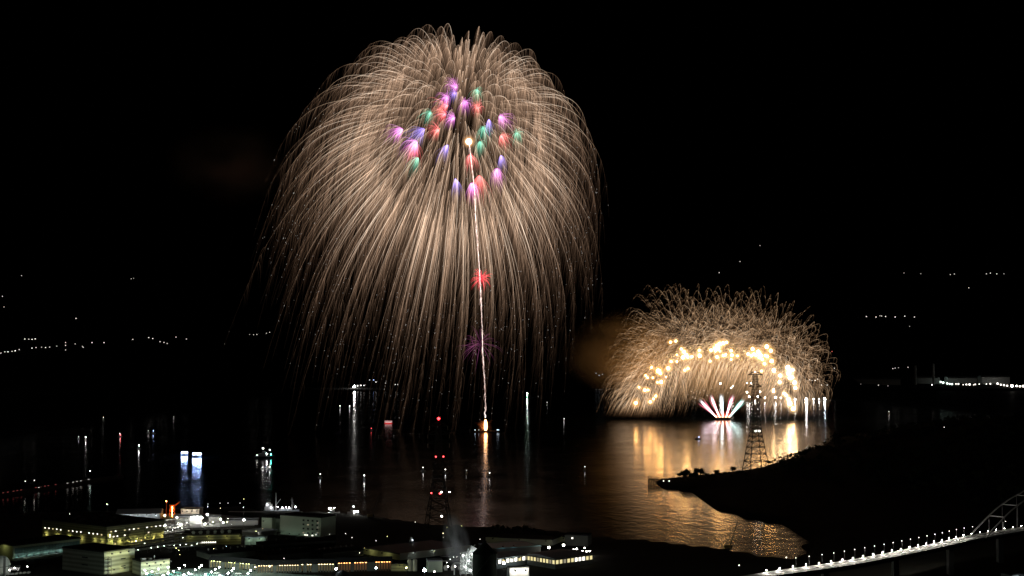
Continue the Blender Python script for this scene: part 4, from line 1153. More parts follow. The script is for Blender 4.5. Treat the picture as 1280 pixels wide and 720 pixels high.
# the red houseboat
hb = empty('houseboat', G(486, 529.5, 0), R(3), 'low houseboat hung with red lantern rows', 'boat')
hull(MB().use(hullm['red']), 20, 5, 1.6).build('hull', hb)
MB().use(hullm['white']).box(-8, 6, -1.9, 1.9, 1.6, 4.2).build('cabin', hb)
MB().use(hullm['red']).add([(-9, -2.6, 4.2), (7, -2.6, 4.2), (7, 2.6, 4.2), (-9, 2.6, 4.2), (-9, 0, 5.6), (7, 0, 5.6)], [(0, 1, 5, 4), (2, 3, 4, 5), (0, 4, 3), (1, 2, 5), (0, 3, 2, 1)]).build('roof', hb)
for z, mt in ((6.0, glow('lantern_pink', (1, .5, .5), 1.6)), (3.7, glow('lantern_white', (1, .8, .75), 2.0)), (1.2, glow('lantern_red', (1, .05, .06), 2.6))):
    b_ = MB().use(mt)
    for x in np.linspace(-8.6, 6.6, 12): b_.ball((x, -2.75, z), .52)
    b_.build('lantern', hb)
# green-white beacon buoy
bu = empty('light_buoy', G(659, 497, 0), 0, 'lighted buoy with a white lamp and green reflection right of the willow rain', 'buoy')
MB().use(hullm['dark']).lathe([(3, -1), (3.4, .6), (3, 1.6), (1.2, 2)], 16).build('float', bu)
m = MB().use(steel)
for t in range(4): m.bar((math.cos(t * 1.57) * 1.4, math.sin(t * 1.57) * 1.4, 1.6), (math.cos(t * 1.57) * .5, math.sin(t * 1.57) * .5, 14), .2)
m.build('frame', bu)
MB().use(glow('buoy_white', (.93, 1, .95), 160)).ball((0, 0, 16), 2.2).build('lamp', bu)
MB().use(glow('buoy_green', (.25, 1, .4), 90)).ball((0, -1.6, 7), 1.3).build('lamp', bu)
# far pier cluster
far_pier = ((443, 485, 5.0, 300), (447, 484.5, 3, 16), (451, 484, 3, 16), (455, 484, 2.4, 10), (462, 477, 2.2, 6), (467, 477, 2.6, 10), (470, 480, 2.6, 8), (482, 481, 2, 4), (494, 483, 2.4, 6), (497, 483, 2, 5))
for k, (px, py, r, st) in enumerate(far_pier):
    q = far_hit(px, min(py, 488)); lamp('pier_lamp', q, 8, r, W_ if k != 5 else BW, st * (.6 if k == 0 else .25), 'most dazzling white floodlight of the far pier seen through the willow rain' if k == 0 else 'small white lamp of the far pier seen through the willow rain', None if k == 0 else 'small lamps of the far pier')
# ship at the near quay
sh = empty('moored_ship', G(352, 642, 0), R(-4), 'white floodlit ship with masts moored at the near quay', 'ship')
hull(MB().use(surf('hull_grey', (.4, .42, .44), .5, .1)), 34, 7.5, 3).build('hull', sh)
MB().use(hullm['white']).box(-16, -8, -2.8, 2.8, 3, 6.4).box(-15, -9.4, -2.4, 2.4, 6.403, 9).box(-14.6, -11, -2, 2, 9.003, 10.6).build('superstructure', sh)
MB().use(hullm['white']).box(-2, 6, -2.4, 2.4, 3, 4.6).box(7, 9.4, -2, 2, 3, 5.2).build('deckhouse', sh)
MB().use(hullm['white']).bar((-5.6, 0, 3), (-5.6, 0, 20), .35, .15).bar((-5.6, 0, 8), (-1, 0, 14), .16).build('mast', sh)
MB().use(hullm['white']).bar((10, 0, 3), (10, 0, 15.5), .25, .1).bar((8.6, 0, 13), (11.4, 0, 13), .12).bar((10, 0, 12), (13.5, 0, 6), .08).build('mast', sh)
for x, y, z, r, st in ((-13, -4.4, 8.6, .5, 26), (-9, -4.4, 6, .5, 26), (-3, -3, 6.6, .55, 28), (1.5, -3, 6, .55, 34), (5, -3.2, 6.4, .5, 30), (8, -2.6, 6, .5, 30), (14, -2, 6.6, .7, 30)):
    MB().use(glow('ship_flood_%g' % st, (.92, .96, 1), st)).ball((x, y, z), r).use(steel).bar((x, y, 3), (x, y, z - r * .7), .07).build('lamp', sh)
qy = MB().use(concrete).box(-46, 24, 0, 5, -2, 3.4)
qo = qy.build('quay', None, G(345, 644.5, 0)); qo.rotation_euler = (0, 0, R(-4)); tag(qo, 'pale concrete quay beside the moored ship', 'quay')
tg = boat(417, 642, 12, R(5), 'small lit tug at the dark quay left of the crawler crane', [(-.3, 5, .9, (1, .97, .85), 26), (.05, 5.4, .4, W_, 16)], name='tug')
wk = boat(441, 645, 16, R(-6), 'flat work boat with a bright strip lamp beside the crawler crane', [(.1, 4, .7, (1, .97, .85), 20), (.2, 4, .7, (1, .97, .85), 20), (.3, 4, .7, (1, .97, .85), 20), (.05, 9, .4, W_, 12)], 'dark', name='work_boat')

# ------------------------------------------------------------------ coast road with cars on the left
road_px = [(-60, 624), (0, 617.5), (40, 611), (80, 605), (115, 599), (150, 594)]
rp = spline([G(x, y, 3) for x, y in road_px], 40)
rm = MB().use(surf('coast_road', (.06, .06, .06), .9, .2, .2))
for a, b in zip(rp[:-1], rp[1:]):
    n = Vector((-(b - a).y, (b - a).x, 0)).normalized() * 4
    z = Vector((0, 0, -5)); f = Vector(n) * 1.8
    rm.add([a - n, b - n, b + n, a + n, a - f + z, b - f + z, b + f + z, a + f + z], [(0, 1, 2, 3), (0, 4, 5, 1), (3, 2, 6, 7)])
tag(rm.build('road'), 'dark coast road on a low causeway', kind='structure')
TAIL = glow('tail_lamp', (1, .22, .2), .4); HEADL = glow('head_lamp', (1, .95, .85), 1.5)
CP = car_proto(2)
for y in (-.6, .6): MB().use(TAIL).ball((-2.25, y, .8), .34).build('tail_lamp', CP)
CP.name = 'road_car'
HP = car_proto(1)
for y in (-.6, .6): MB().use(HEADL).ball((2.2, y, .7), .3).build('head_lamp', HP)
HP.name = 'road_car'
usedc = {0: False, 1: False}
for f in (.17, .2, .225, .25, .285, .31, .335, .43, .46, .485, .505, .55):
    i = int(f * 40); a, b = rp[i], rp[i + 1]; p = a.lerp(b, f * 40 - i)
    o = CP if not usedc[0] else copy_tree(CP); usedc[0] = True
    o.location = p + Vector((0, 0, .02)); o.rotation_euler = (0, 0, math.atan2(b.y - a.y, b.x - a.x))
    tag(o, 'dark car showing red tail lamps on the coast road', 'car', 'cars with red lamps on the coast road')
for f in (.44, .62, .66, .69, .72, .78):
    i = int(f * 40); a, b = rp[i], rp[i + 1]; p = a.lerp(b, f * 40 - i) + Vector((2, -2, .02))
    o = HP if not usedc[1] else copy_tree(HP); usedc[1] = True
    o.location = p; o.rotation_euler = (0, 0, math.atan2(b.y - a.y, b.x - a.x) + math.pi)
    tag(o, 'silver car with white head lamps on the coast road', 'car', 'cars with white lamps on the coast road')
for px, py in ((31.5, 601.5), (43, 600.5)):
    q = G(px, py, 12); q.z = 2.5; lamp('street_lamp', q, 9.5, .5, L_WHITE, 4, 'tall white street lamp beyond the coast road cars', 'street lamps of the coast road')
lamp('street_lamp', G(112.5, 596, 3), 7, .6, L_GREEN, 8, 'pale lamp at the far end of the coast road', None)

# works on the far right shore: sheds and stacks behind the lamps
for k, (px, py, wd, h, lb_) in enumerate(((1085, 480, 160, 22, 'long dim shed on the far shore just right of the golden firework'), (1160, 480, 60, 30, 'dim block beside the tall stacks of the far works'),
                                          (1215, 479, 120, 24, 'broad pale shed behind the lamp line of the far works'), (1245, 480, 70, 34, 'tall pale shed near the dazzling floodlight of the far works'))):
    q = far_hit(px, py)
    root = empty('factory_shed', q, 0, lb_, 'shed')
    MB().use(clad_grey).box(-wd, wd, 0, 60, -6, h).build('wall', root)
    MB().use(roof_pale).add([(-wd - 2, -2, h), (wd + 2, -2, h), (wd + 2, 62, h), (-wd - 2, 62, h), (-wd - 2, 30, h + 9), (wd + 2, 30, h + 9)], [(0, 1, 5, 4), (2, 3, 4, 5), (0, 4, 3), (1, 2, 5), (0, 3, 2, 1)]).build('roof', root)
for px, h, lb_ in ((1144.5, 95, 'slim grey stack, left of the two at the far works'), (1167, 105, 'thicker grey stack, right of the two at the far works')):
    q = far_hit(px, 481); o = MB().use(clad_grey).lathe([(7, 0), (5.5, h), (4.6, h)], 12).build('factory_stack', None, q); tag(o, lb_, 'stack')

# ------------------------------------------------------------------ FIREWORKS
GOLD = [(0, (.58, .32, .19)), (.25, (.76, .49, .32)), (.6, (.94, .68, .49)), (1, (1.0, .81, .63))]
def star_paths(c, dirs, speedR, k, wt, wind, t, jit=None):
    """stars thrown from c with drag; speedR = v0/k reach; wt = falling speed they settle to"""
    e = 1 - np.exp(-k * t)                      # (M,)
    p = np.array(c)[None, None, :] + dirs[:, None, :] * speedR[:, None, None] * e[None, :, None]
    fall = wt[:, None] * (t[None, :] - e[None, :] / k)
    p = p + np.zeros_like(p)
    p[..., 2] -= fall
    p[..., 0] += (wind[0] * (t - e / k))[None, :]
    p[..., 1] += (wind[1] * (t - e / k))[None, :]
    return p
def sphere_dirs(n, jit=.35):
    i = np.arange(n) + .5
    ph = np.arccos(1 - 2 * i / n); th = math.pi * (1 + 5 ** .5) * i
    d = np.stack([np.cos(th) * np.sin(ph), np.sin(th) * np.sin(ph), np.cos(ph)], 1)
    d += rng.normal(0, jit / math.sqrt(n), d.shape)
    return d / np.linalg.norm(d, axis=1, keepdims=True)

def spread_dirs(n):
    out = []
    for i in range(n):
        c = rng.normal(size=(14, 3)); c /= np.linalg.norm(c, axis=1, keepdims=True)
        if not out: out.append(c[0]); continue
        dd = (c @ np.array(out).T).max(axis=1)
        out.append(c[np.argmin(dd)])
    return np.array(out)
# the giant willow
WY = G(606, 540, 0).y
wc = P(570, 158, WY)
mpp = WY / F
NS = 620
dirs = spread_dirs(NS)
reach = 216 * mpp * (1 + rng.normal(0, .03, NS))
M = 72
T = np.concatenate([np.linspace(1.0, 5, 40), np.linspace(5.2, 14.2, 32)])
kd = .36
wt = 40 + rng.normal(0, 2.6, NS)
wind = np.array([-6.6, 0.0])
paths = star_paths(wc, dirs, reach, kd, wt, wind, T)
paths[..., 2] = np.maximum(paths[..., 2], 2.0)
wob = rng.normal(0, 1, (NS, 1, 3)) * np.sin(T * 1.3 + rng.uniform(0, 6, (NS, 1)))[:, :, None] * .6
paths = paths + wob
gust = rng.normal(0, 1.5, (NS, 2)); sett = T - (1 - np.exp(-kd * T)) / kd
paths[..., 0] += gust[:, :1] * sett[None]; paths[..., 1] += gust[:, 1:] * sett[None]
life = np.clip(rng.normal(9.7, 1.45, NS), 6.2, 13)
tt = T[None, :]
up = np.clip((tt - 1.0) / 1.7, 0, 1) ** 1.3
fade = np.clip((life[:, None] - tt) / (life[:, None] * .75), 0, 1)
bright = rng.uniform(.5, 1.25, NS)[:, None]
heat = up * (.07 + .93 * fade ** 2.7) * bright * np.interp(tt, [0, 3.9, 6.5, 20], [1, 1, .46, .32])
heat = np.clip(heat * np.where(tt > life[:, None], 0, 1), 0, 1)
rad = .4 * mpp / 1.6 * (up * .8 + .2) * np.where(tt > life[:, None], 0.02, 1) * (.45 + .55 * fade)
willow_m = heat_glow('willow_sparks', GOLD, .335)
wil = empty('willow_firework', wc, 0, 'giant golden willow firework raining long trails over the bay', 'firework')
order = np.argsort(paths[:, 30, 1])
for i in order[:100]:
    tubes('trail', paths[i:i + 1], rad[i:i + 1], heat[i:i + 1], willow_m, wil, wc)
rest = order[100:]
tag(tubes('trail_shower', paths[rest], rad[rest], heat[rest], willow_m, wil, wc), kind='stuff')
# sparks shed along each star's path, falling and drifting
def shed(paths, T, life, per, wt, wind, dur, m=9, spread=2.0, t0=.7, power=1.0, drop0=.25):
    n = len(paths)
    si = np.repeat(np.arange(n), per)
    u = rng.uniform(0, 1, n * per) ** power
    t = t0 + u * (life[si] - t0) * .93
    j = np.clip(np.searchsorted(T, t), 1, len(T) - 1); f = (t - T[j - 1]) / (T[j] - T[j - 1])
    p0 = paths[si, j - 1] * (1 - f)[:, None] + paths[si, j] * f[:, None]
    vel = (paths[si, j] - paths[si, j - 1]) / (T[j] - T[j - 1])[:, None]
    d = dur * rng.uniform(.4, 1.2, n * per) * (1 - .7 * np.clip(t / life[si], 0, 1))
    s = np.linspace(0, 1, m)[None, :] * d[:, None]
    kk = 1.8; e = (1 - np.exp(-kk * s)) / kk
    v0 = vel * drop0 + rng.normal(0, spread, vel.shape)
    q = p0[:, None, :] + v0[:, None, :] * e[..., None]
    term = wt * rng.uniform(.7, 1.3, n * per)
    q[..., 2] -= term[:, None] * (s - e); q[..., 0] += (wind[0] + rng.normal(0, 2.4, (n * per, 1))) * (s - e)
    age = t / life[si]
    return q, s / d[:, None], age, t
q, fr, age, ts = shed(paths, T, life, 60, 40, wind * 1.0, 3.2, power=1.6, t0=1.9, spread=6.0)
hs = (1 - fr) ** 1.2 * (.64 * (1 - age) ** 1.75)[:, None] * rng.uniform(.5, 1.15, len(q))[:, None]
rs = np.full(hs.shape, .33 * mpp / 1.6) * (1 - .4 * fr)
tag(tubes('spark_shower', q, rs, np.clip(hs, 0, 1), willow_m, wil, wc), kind='stuff')
# late glitter in the lower rain
q, fr, age, ts = shed(paths, T, life * 1.02, 4, 12, wind, .32, m=3, spread=5, t0=5.0)
gl = heat_glow('willow_glitter', [(0, (.8, .75, .7)), (1, (1, .95, .9))], .7)
tag(tubes('glitter', q, np.full(fr.shape, .3 * mpp / 1.6), np.clip(rng.uniform(.05, .75, len(q))[:, None] ** 2.4 * np.ones_like(fr), 0, 1), gl, wil, wc), kind='stuff')

# coloured bursts in the willow's heart
def brush(px, py, Y, r, cname_, cols, n, label, group, name='colour_burst', drop=.7, away=None, st=.5, rad_=.25, half=False):
    c = P(px, py, Y); k = Y / F
    d = sphere_dirs(n, .6)
    if away is not None:
        d = d * .62 + np.array(away)[None] * 1.0 + rng.normal(0, .25, 3); d *= rng.uniform(.3, 1.5, n)[:, None]
    t = np.linspace(.04, 2.0, 12)
    pth = star_paths(c, d, np.full(n, r * k) * rng.uniform(.7, 1.15, n), 1.6, np.full(n, drop * r * k), np.array([-2, 0]), t)
    f = np.linspace(0, 1, 12)[None]
    h = np.clip((1 - f) ** .9 * np.minimum(1, f * 4 + .35) * rng.uniform(.35, 1, n)[:, None], 0, 1)
    key = 'burst_' + cname_
    if key not in MATS: MATS[key] = heat_glow(key, cols, st); 
    o = tubes(name, pth, np.full((n, 12), rad_ * k) * (1 - .6 * f), h, MATS[key], None, tuple(c))
    return tag(o, label, 'firework burst', group)
CC = {'pink': [(0, (.35, .08, .3)), (.5, (.85, .22, .75)), (1, (1, .5, .95))], 'red': [(0, (.4, .03, .03)), (.5, (.95, .14, .15)), (1, (1, .45, .4))],
      'violet': [(0, (.05, .04, .16)), (.5, (.2, .14, .5)), (1, (.42, .34, .8))], 'green': [(0, (.02, .16, .1)), (.5, (.12, .5, .32)), (1, (.45, .9, .7))]}
where = {}
BL = [('pink',570,110,'topmost, highest in the willow'),('pink',559,122,'left of the topmost one'),('pink',581,128,'right under the topmost one'),('pink',568,149,'directly above left of the rising shell'),
      ('pink',624,146,'at the upper right of the heart'),('pink',504,162,'lone, farthest out on the left'),('pink',521,177,'large, lower left of the heart'),('pink',621,211,'lowest on the right of the rising trail'),('pink',589,229,'lowest, crossing the rising trail'),
      ('red',560,133,'highest, under the pink ones'),('red',597,136,'above right of the rising shell'),('red',557,143,'small, in the middle of the left cluster'),('red',549,163,'lowest of the left cluster'),
      ('red',626,170,'lone, right of the rising shell'),('red',587,194,'just under the rising shell'),('red',599,219,'large pale, lowest beside the rising trail'),('red',519,180,'beside the large lower left pink one'),
      ('violet',569,116,'highest, tucked under the topmost pink one'),('violet',531,161,'broad, on the left of the heart'),('violet',560,181,'lower left of the rising shell'),('violet',626,194,'on the right above the lowest right pink one'),('violet',569,223,'lowest, left of the rising trail'),('violet',611,149,'beside the upper right pink one'),
      ('green',539,141,'on the upper left edge of the heart'),('green',604,159,'long, close right of the rising shell'),('green',600,177,'lower, right beside the rising shell'),('green',646,166,'farthest out on the right'),('green',523,197,'lowest on the left edge'),('green',596,112,'thin, highest on the right')]
for cn, px, py, lb_ in BL:
    dx, dy = (px - 580), (py - 165)
    n_ = math.hypot(dx, dy) + 1e-6
    brush(px, py, WY - 330 + rng.uniform(-15, 15), 20 if 'large' in lb_ or 'broad' in lb_ or 'long' in lb_ else (12 if cn == 'violet' else 16), cn, CC[cn], 100 if cn != 'green' else 66,
          '%s colour burst inside the willow, %s' % (cn, lb_), 'coloured bursts inside the willow', away=(dx / n_ * .45, 0, -dy / n_ * .45 - .12))
brush(602, 347, WY - 380, 17, 'scarlet', [(0, (.3, .0, .01)), (.5, (.9, .03, .06)), (1, (1, .2, .2))], 46, 'small scarlet spherical burst halfway down the rising trail', None, drop=.25, st=.85, rad_=.5, name='scarlet_burst')
brush(600, 428, WY - 380, 32, 'plum', [(0, (.05, .01, .03)), (1, (.2, .05, .13))], 34, 'faint plum spherical burst low on the rising trail', None, drop=.2, st=.6, rad_=.36, name='plum_burst')
brush(592, 433, WY - 380, 20, 'plum', None, 16, 'fainter plum burst overlapping the low plum one on the trail', None, drop=.2, name='plum_burst')

# rising shell
rc = empty('rising_shell', P(586, 177, WY - 395), 0, 'glowing shell climbing through the willow with a long white tail', 'firework shell')
rl = Vector(rc.location)
MB().use(glow('shell_flash', (1.0, .74, .45), 7)).ball((0, 0, 0), 3.3 * mpp, 3).build('head', rc)
halo_m = heat_glow('halo_glow', [(0, (1, .45, .15)), (1, (1, .6, .3))], .22)
for r_, h_ in ((3.9, .9), (4.6, .7), (5.4, .5), (6.4, .3), (7.6, .18)):  # nested shells added to imitate the soft orange glow round the head
    g_ = MB().use(halo_m).ball((0, 0, 0), r_ * mpp, 3).build('halo_shell', rc)
    g_.data.attributes.new('spark_heat', 'FLOAT', 'POINT').data.foreach_set('value', np.full(len(g_.data.vertices), h_, np.float32))
ctrl = [P(x, y, WY - 395 + 395 * max(0, (y - 178)) / 360.) for x, y in ((586.4, 180), (588.5, 195), (590, 212), (592.5, 240), (594.5, 272), (596.5, 305), (599, 345), (601, 382), (602.5, 420), (604.5, 455), (606.3, 488), (606.8, 512))]
tp = np.array([tuple(p) for p in spline(ctrl, 119)])
wv = np.cumsum(rng.normal(0, .16, 120)) ; wv -= np.linspace(wv[0], wv[-1], 120)
tp[:, 0] += wv
hh = np.clip(.62 + .3 * rng.normal(0, .5, 120), .3, 1); hh[-25:] *= np.linspace(1, .55, 25)
tail_m = heat_glow('tail_fire', [(0, (.8, .4, .3)), (.5, (1, .74, .66)), (1, (1, .93, .9))], 1.0)
tubes('tail', tp[None], (np.interp(np.arange(120), [0, 30, 119], [.72, .62, .48]) * mpp / 1.6)[None] * rng.uniform(.75, 1.25, (1, 120)), hh[None], tail_m, rc, rl)
nn = 260
ti = rng.integers(0, 118, nn); s0 = tp[ti] + rng.normal(0, .8, (nn, 3))
sq = s0[:, None, :] + np.stack([rng.normal(0, 1.4, (nn, 1)) * np.linspace(0, 1, 5), rng.normal(0, 1, (nn, 1)) * np.linspace(0, 1, 5), -np.linspace(0, 1, 5)[None] * rng.uniform(3, 14, (nn, 1))], -1)
tag(tubes('tail_sparks', sq, np.full((nn, 5), .32), np.clip(rng.uniform(.1, .7, (nn, 1)) * np.linspace(1, .1, 5), 0, 1), tail_m, rc, rl), kind='stuff')

# launch barge and its flame
def barge(px, py, L, B, label, name='launch_barge', nm=6):
    root = empty(name, G(px, py, 0), 0, label, 'barge')
    MB().use(black_steel).add([(-L/2, -B/2, 1.8), (L/2, -B/2, 1.8), (L/2, B/2, 1.8), (-L/2, B/2, 1.8), (-L/2+2, -B/2, -.6), (L/2-2, -B/2, -.6), (L/2-2, B/2, -.6), (-L/2+2, B/2, -.6)],
                              [(0,1,2,3),(7,6,5,4),(0,4,5,1),(1,5,6,2),(2,6,7,3),(3,7,4,0)]).build('hull', root)
    m = MB().use(black_steel)
    for y in (-B / 2 + .2, B / 2 - .2):
        m.bar((-L / 2, y, 2.9), (L / 2, y, 2.9), .07)
        for x in np.linspace(-L / 2, L / 2, 12): m.bar((x, y, 1.8), (x, y, 2.9), .06)
    m.build('railing', root)
    for x in np.linspace(-L * .22, L * .22, nm): MB().use(steel).bar((x, 0, 1.8), (x, 0, 4.0), .5, .5, 10).build('mortar', root)
    return root
bg1 = barge(608, 540, 46, 12, 'dark launch barge under the willow with an orange flame')
for x, st in ((-22.5, 4), (-15, 1.5), (23, 5), (21, 2), (25, 2)): MB().use(glow('barge_lamp_%g' % st, (.75, .88, 1), st)).ball((x, -5, 4.4), .8).use(steel).bar((x, -5, 1.8), (x, -5, 3.8), .1).build('lamp', bg1)
fl = empty('launch_flame', Vector(bg1.location) + Vector((-1.5, 0, 3)), 0, 'upright orange white column of launch flame on the barge', 'flame')
fp = [(1.4, 0), (2.9, 3), (3.3, 8), (3.0, 14), (2.3, 19), (.9, 22)]
m = MB().use(glow('flame_core', (1.0, .47, .17), 13)).lathe(fp, 14)
m.v = [(x + 1.0 * mnoise.noise((x * .3, y * .3, z * .35)), y, z) for x, y, z in m.v]; m.build('core', fl)
nn = 150
s0 = np.stack([rng.normal(0, 2.2, nn), rng.normal(0, 2.2, nn), rng.uniform(0, 10, nn)], -1) + np.array(fl.location)
av = np.stack([rng.normal(-3.5, 6, nn), rng.normal(0, 5, nn), rng.uniform(4, 24, nn)], -1)
sq = s0[:, None, :] + av[:, None, :] * np.linspace(0, 1, 6)[None, :, None]; sq[..., 2] -= (np.linspace(0, 1, 6) ** 2 * 12)[None]
fire_m = heat_glow('flame_sparks', [(0, (.35, .05, .01)), (.5, (.9, .25, .06)), (1, (1, .6, .3))], .6)
tag(tubes('flame_sparks', sq, np.full((nn, 6), .42), np.clip(rng.uniform(.05, .55, (nn, 1)) * np.linspace(1, .2, 6), 0, 1), fire_m, fl, tuple(fl.location)), kind='stuff')
# the kick trails above the flame
tubes('kick_trail', np.array([[tuple(P(606.3 + .6 * math.sin(i), 522 - i * 1.2, WY)) for i in range(12)]]), np.linspace(1.5, .5, 12)[None], np.linspace(.9, .5, 12)[None], tail_m, fl, tuple(fl.location))

# ---- the low golden firework
BY = G(903, 524.5, 0).y
mp2 = BY / F
gold_m = heat_glow('gold_sparks', [(0, (.55, .27, .12)), (.3, (.78, .47, .25)), (.65, (1, .68, .42)), (1, (1, .82, .6))], .37)
GB = [(797, 492, 34, 'lowest on the left end'), (812, 474, 44, 'second from the left end'), (828, 455, 54, 'third from the left end'), (846, 436, 64, 'upper left'), (866, 434, 66, 'left of the top'),
      (890, 433, 62, 'at the top left of the middle'), (912, 434, 62, 'at the top right of the middle'), (936, 438, 62, 'right of the top'), (958, 440, 64, 'upper right'), (976, 450, 60, 'third from the right end'), (988, 466, 56, 'second from the right end'), (994, 484, 46, 'lowest on the right end')]
for px, py, r, lb_ in GB:
    n = 340
    c = P(px, py, BY + rng.uniform(-60, 60))
    d = spread_dirs(n)
    d[:, 2] += .16; d[:, 1] *= .85
    t = np.concatenate([np.linspace(.2, 1.6, 20), np.linspace(1.8, 6.0, 16)])
    rea = r * .98 * mp2 * rng.uniform(.45, 1.2, n) * (1 + .12 * np.clip(d[:, 2], 0, 1))
    kz = 2.7
    pth = star_paths(c, d, rea, kz, np.full(n, 17) * rng.uniform(.8, 1.3, n), np.array([-7.0, 0]), t)
    lf = np.clip(rng.normal(2.3, .55, n) + 2.3 * (d[:, 2] < .05) * rng.uniform(.3, 1, n) + 1.0 * (np.abs(d[:, 0]) > .75), 1.3, 6)
    up_ = np.clip((t - .24) / .4, 0, 1)[None]
    fd = np.clip((lf[:, None] - t[None]) / (lf[:, None] * .75), 0, 1)
    ht = up_ * (.05 + .95 * fd ** 1.2) * (rng.uniform(.3, 1.0, n) * np.clip(1.75 - rea / (r * .98 * mp2), .45, 1.2))[:, None] * (t[None] < lf[:, None])
    ht = ht * np.clip((pth[..., 2] - 4) / 26, 0, 1)
    pth[..., 2] = np.maximum(pth[..., 2], 1.0)
    rd = np.full(ht.shape, .22 * mp2 / 1.9) * (.5 + .5 * fd) * np.where(t[None] < lf[:, None], 1, .02)
    root = empty('gold_burst', c, 0, 'feathery golden burst in the low arch firework, %s' % lb_, 'firework burst', 'golden bursts of the low arch')
    tag(tubes('trail_shower', pth, rd, np.clip(ht, 0, 1), gold_m, root, c), kind='stuff')
    q, fr, age, ts = shed(pth, t, lf, 9, 17, np.array([-7.0, 0]), 1.2, m=6, spread=3.5, t0=.4, power=1.1)
    h2 = (1 - fr) * (.75 - .4 * age)[:, None] * rng.uniform(.35, 1, len(q))[:, None] * np.clip((q[..., 2] - 4) / 26, 0, 1)
    q[..., 2] = np.maximum(q[..., 2], 1.0)
    tag(tubes('spark_shower', q, np.full(fr.shape, .24 * mp2 / 1.9), np.clip(h2, 0, 1), gold_m, root, c), kind='stuff')
# glowing stars
Z4 = [(420,312,.8),(444,307,.9),(468,342,1.1),(480,355,1.2),(490,370,1.3),(497,378,1.2),(515,376,1),(475,380,1),(448,368,.7),(448,398,.7),(548,348,1),(550,372,1),(423,398,.8),(410,428,1),(365,440,1.1),(375,450,1.2),(370,438,.9),(336,424,.8),(310,460,.8),(318,470,.7),(342,470,.8),(362,490,.6),(379,489,1.3),(400,466,.5),(280,513,.8),(306,525,.8),(320,524,.7),(266,582,1.1),(330,577,.9),(345,564,.7),(355,551,.8),(484,436,.7),(498,429,.7),
      (600,348,1),(615,340,1),(628,328,1.2),(640,320,1.2),(655,316,1.2),(670,313,1),(620,352,.8),(632,340,1),(627,378,1),(655,372,1.1),(665,368,1),(690,350,.9),(693,370,.9),(690,388,.7),(718,373,1),(596,396,.8),(640,352,.7),
      (765,365,.9),(785,342,1.3),(790,365,1.1),(780,372,.8),(800,372,1),(810,355,1.2),(820,370,1.3),(828,388,1.1),(815,380,.9),(840,372,.7),(848,332,1.3),(866,350,1.1),(850,375,1),(870,396,1.3),(838,408,1.1),(825,440,.7),
      (880,438,1.2),(908,460,1.4),(905,490,1),(942,425,1.3),(950,440,1.4),(963,435,1.2),(945,450,1.1),(960,468,1.2),(950,470,1),(972,492,1.3),(975,515,1.1),(925,540,1.1),(935,548,1.1),(945,565,1.1),(950,585,1.3),(965,608,1.4),(877,530,.8)]
SG = {'l': glow('gold_star_left', (1.0, .46, .13), 21), 'm': glow('gold_star', (1.0, .52, .17), 25), 'r': glow('gold_star_right', (1.0, .6, .27), 28)}
star_halo = {k: glow_shell('star_halo_' + k, c, .10) for k, c in (('l', (1, .48, .12)), ('m', (1, .55, .18)), ('r', (1, .66, .34)))}
for zx, zy, s in Z4:
    px, py = zx / 3.556 + 720, zy / 3.556 + 340
    side = 'l' if zx < 440 else ('r' if zx >= 872 else 'm')
    seg = 'on its left limb' if zx < 440 else 'in its left crown' if zx < 575 else 'in its middle crown' if zx < 740 else 'in its right crown' if zx < 872 else 'on its right limb'
    Y = BY + rng.uniform(-90, 40)
    b = MB().use(SG[side]); rad_ = 1.7 * s * mp2 * random.uniform(.8, 1.25)
    b.ball((0, 0, 0), rad_, 2, random.uniform(.85, 1.2))
    b.use(star_halo[side])
    for q_ in (1.35, 1.75, 2.3, 3.1): b.ball((0, 0, 0), rad_ * q_, 2)  # glowing shells added round the star to soften its crisp edge
    b.v = [tuple(Vector(v) * (1 + .22 * mnoise.noise((v[0] * .3 + zx, v[1] * .3, v[2] * .3)))) for v in b.v]
    o = b.build('gold_star', None, P(px, py, Y))
    tag(o, 'round glowing gold star of the low arch firework, %s' % seg, 'firework star', 'gold stars ' + seg)
# crackle: fine gold glitter under the arch
nn = 900
cx = rng.uniform(0, 1, nn); ax = 808 + cx * 180; ay = 470 - 42 * np.sin(np.clip((ax - 790) / 205, 0, 1) * math.pi) + np.abs(rng.normal(0, 14, nn))
cq = np.array([tuple(P(a, b, BY + rng.uniform(-80, 80))) for a, b in zip(ax, ay)])
sq = cq[:, None, :] + np.linspace(0, 1, 3)[None, :, None] * rng.normal(0, 1.8, (nn, 1, 3))
cr_ = tubes('gold_crackle', sq, np.full((nn, 3), .42), np.clip(rng.uniform(.2, 1, (nn, 1)) * np.ones((1, 3)), 0, 1), heat_glow('crackle', [(0, (.9, .5, .15)), (1, (1, .75, .35))], .8), None, tuple(P(900, 440, BY)))
tag(cr_, 'fine golden crackle glittering under the arch of stars', kind='stuff')

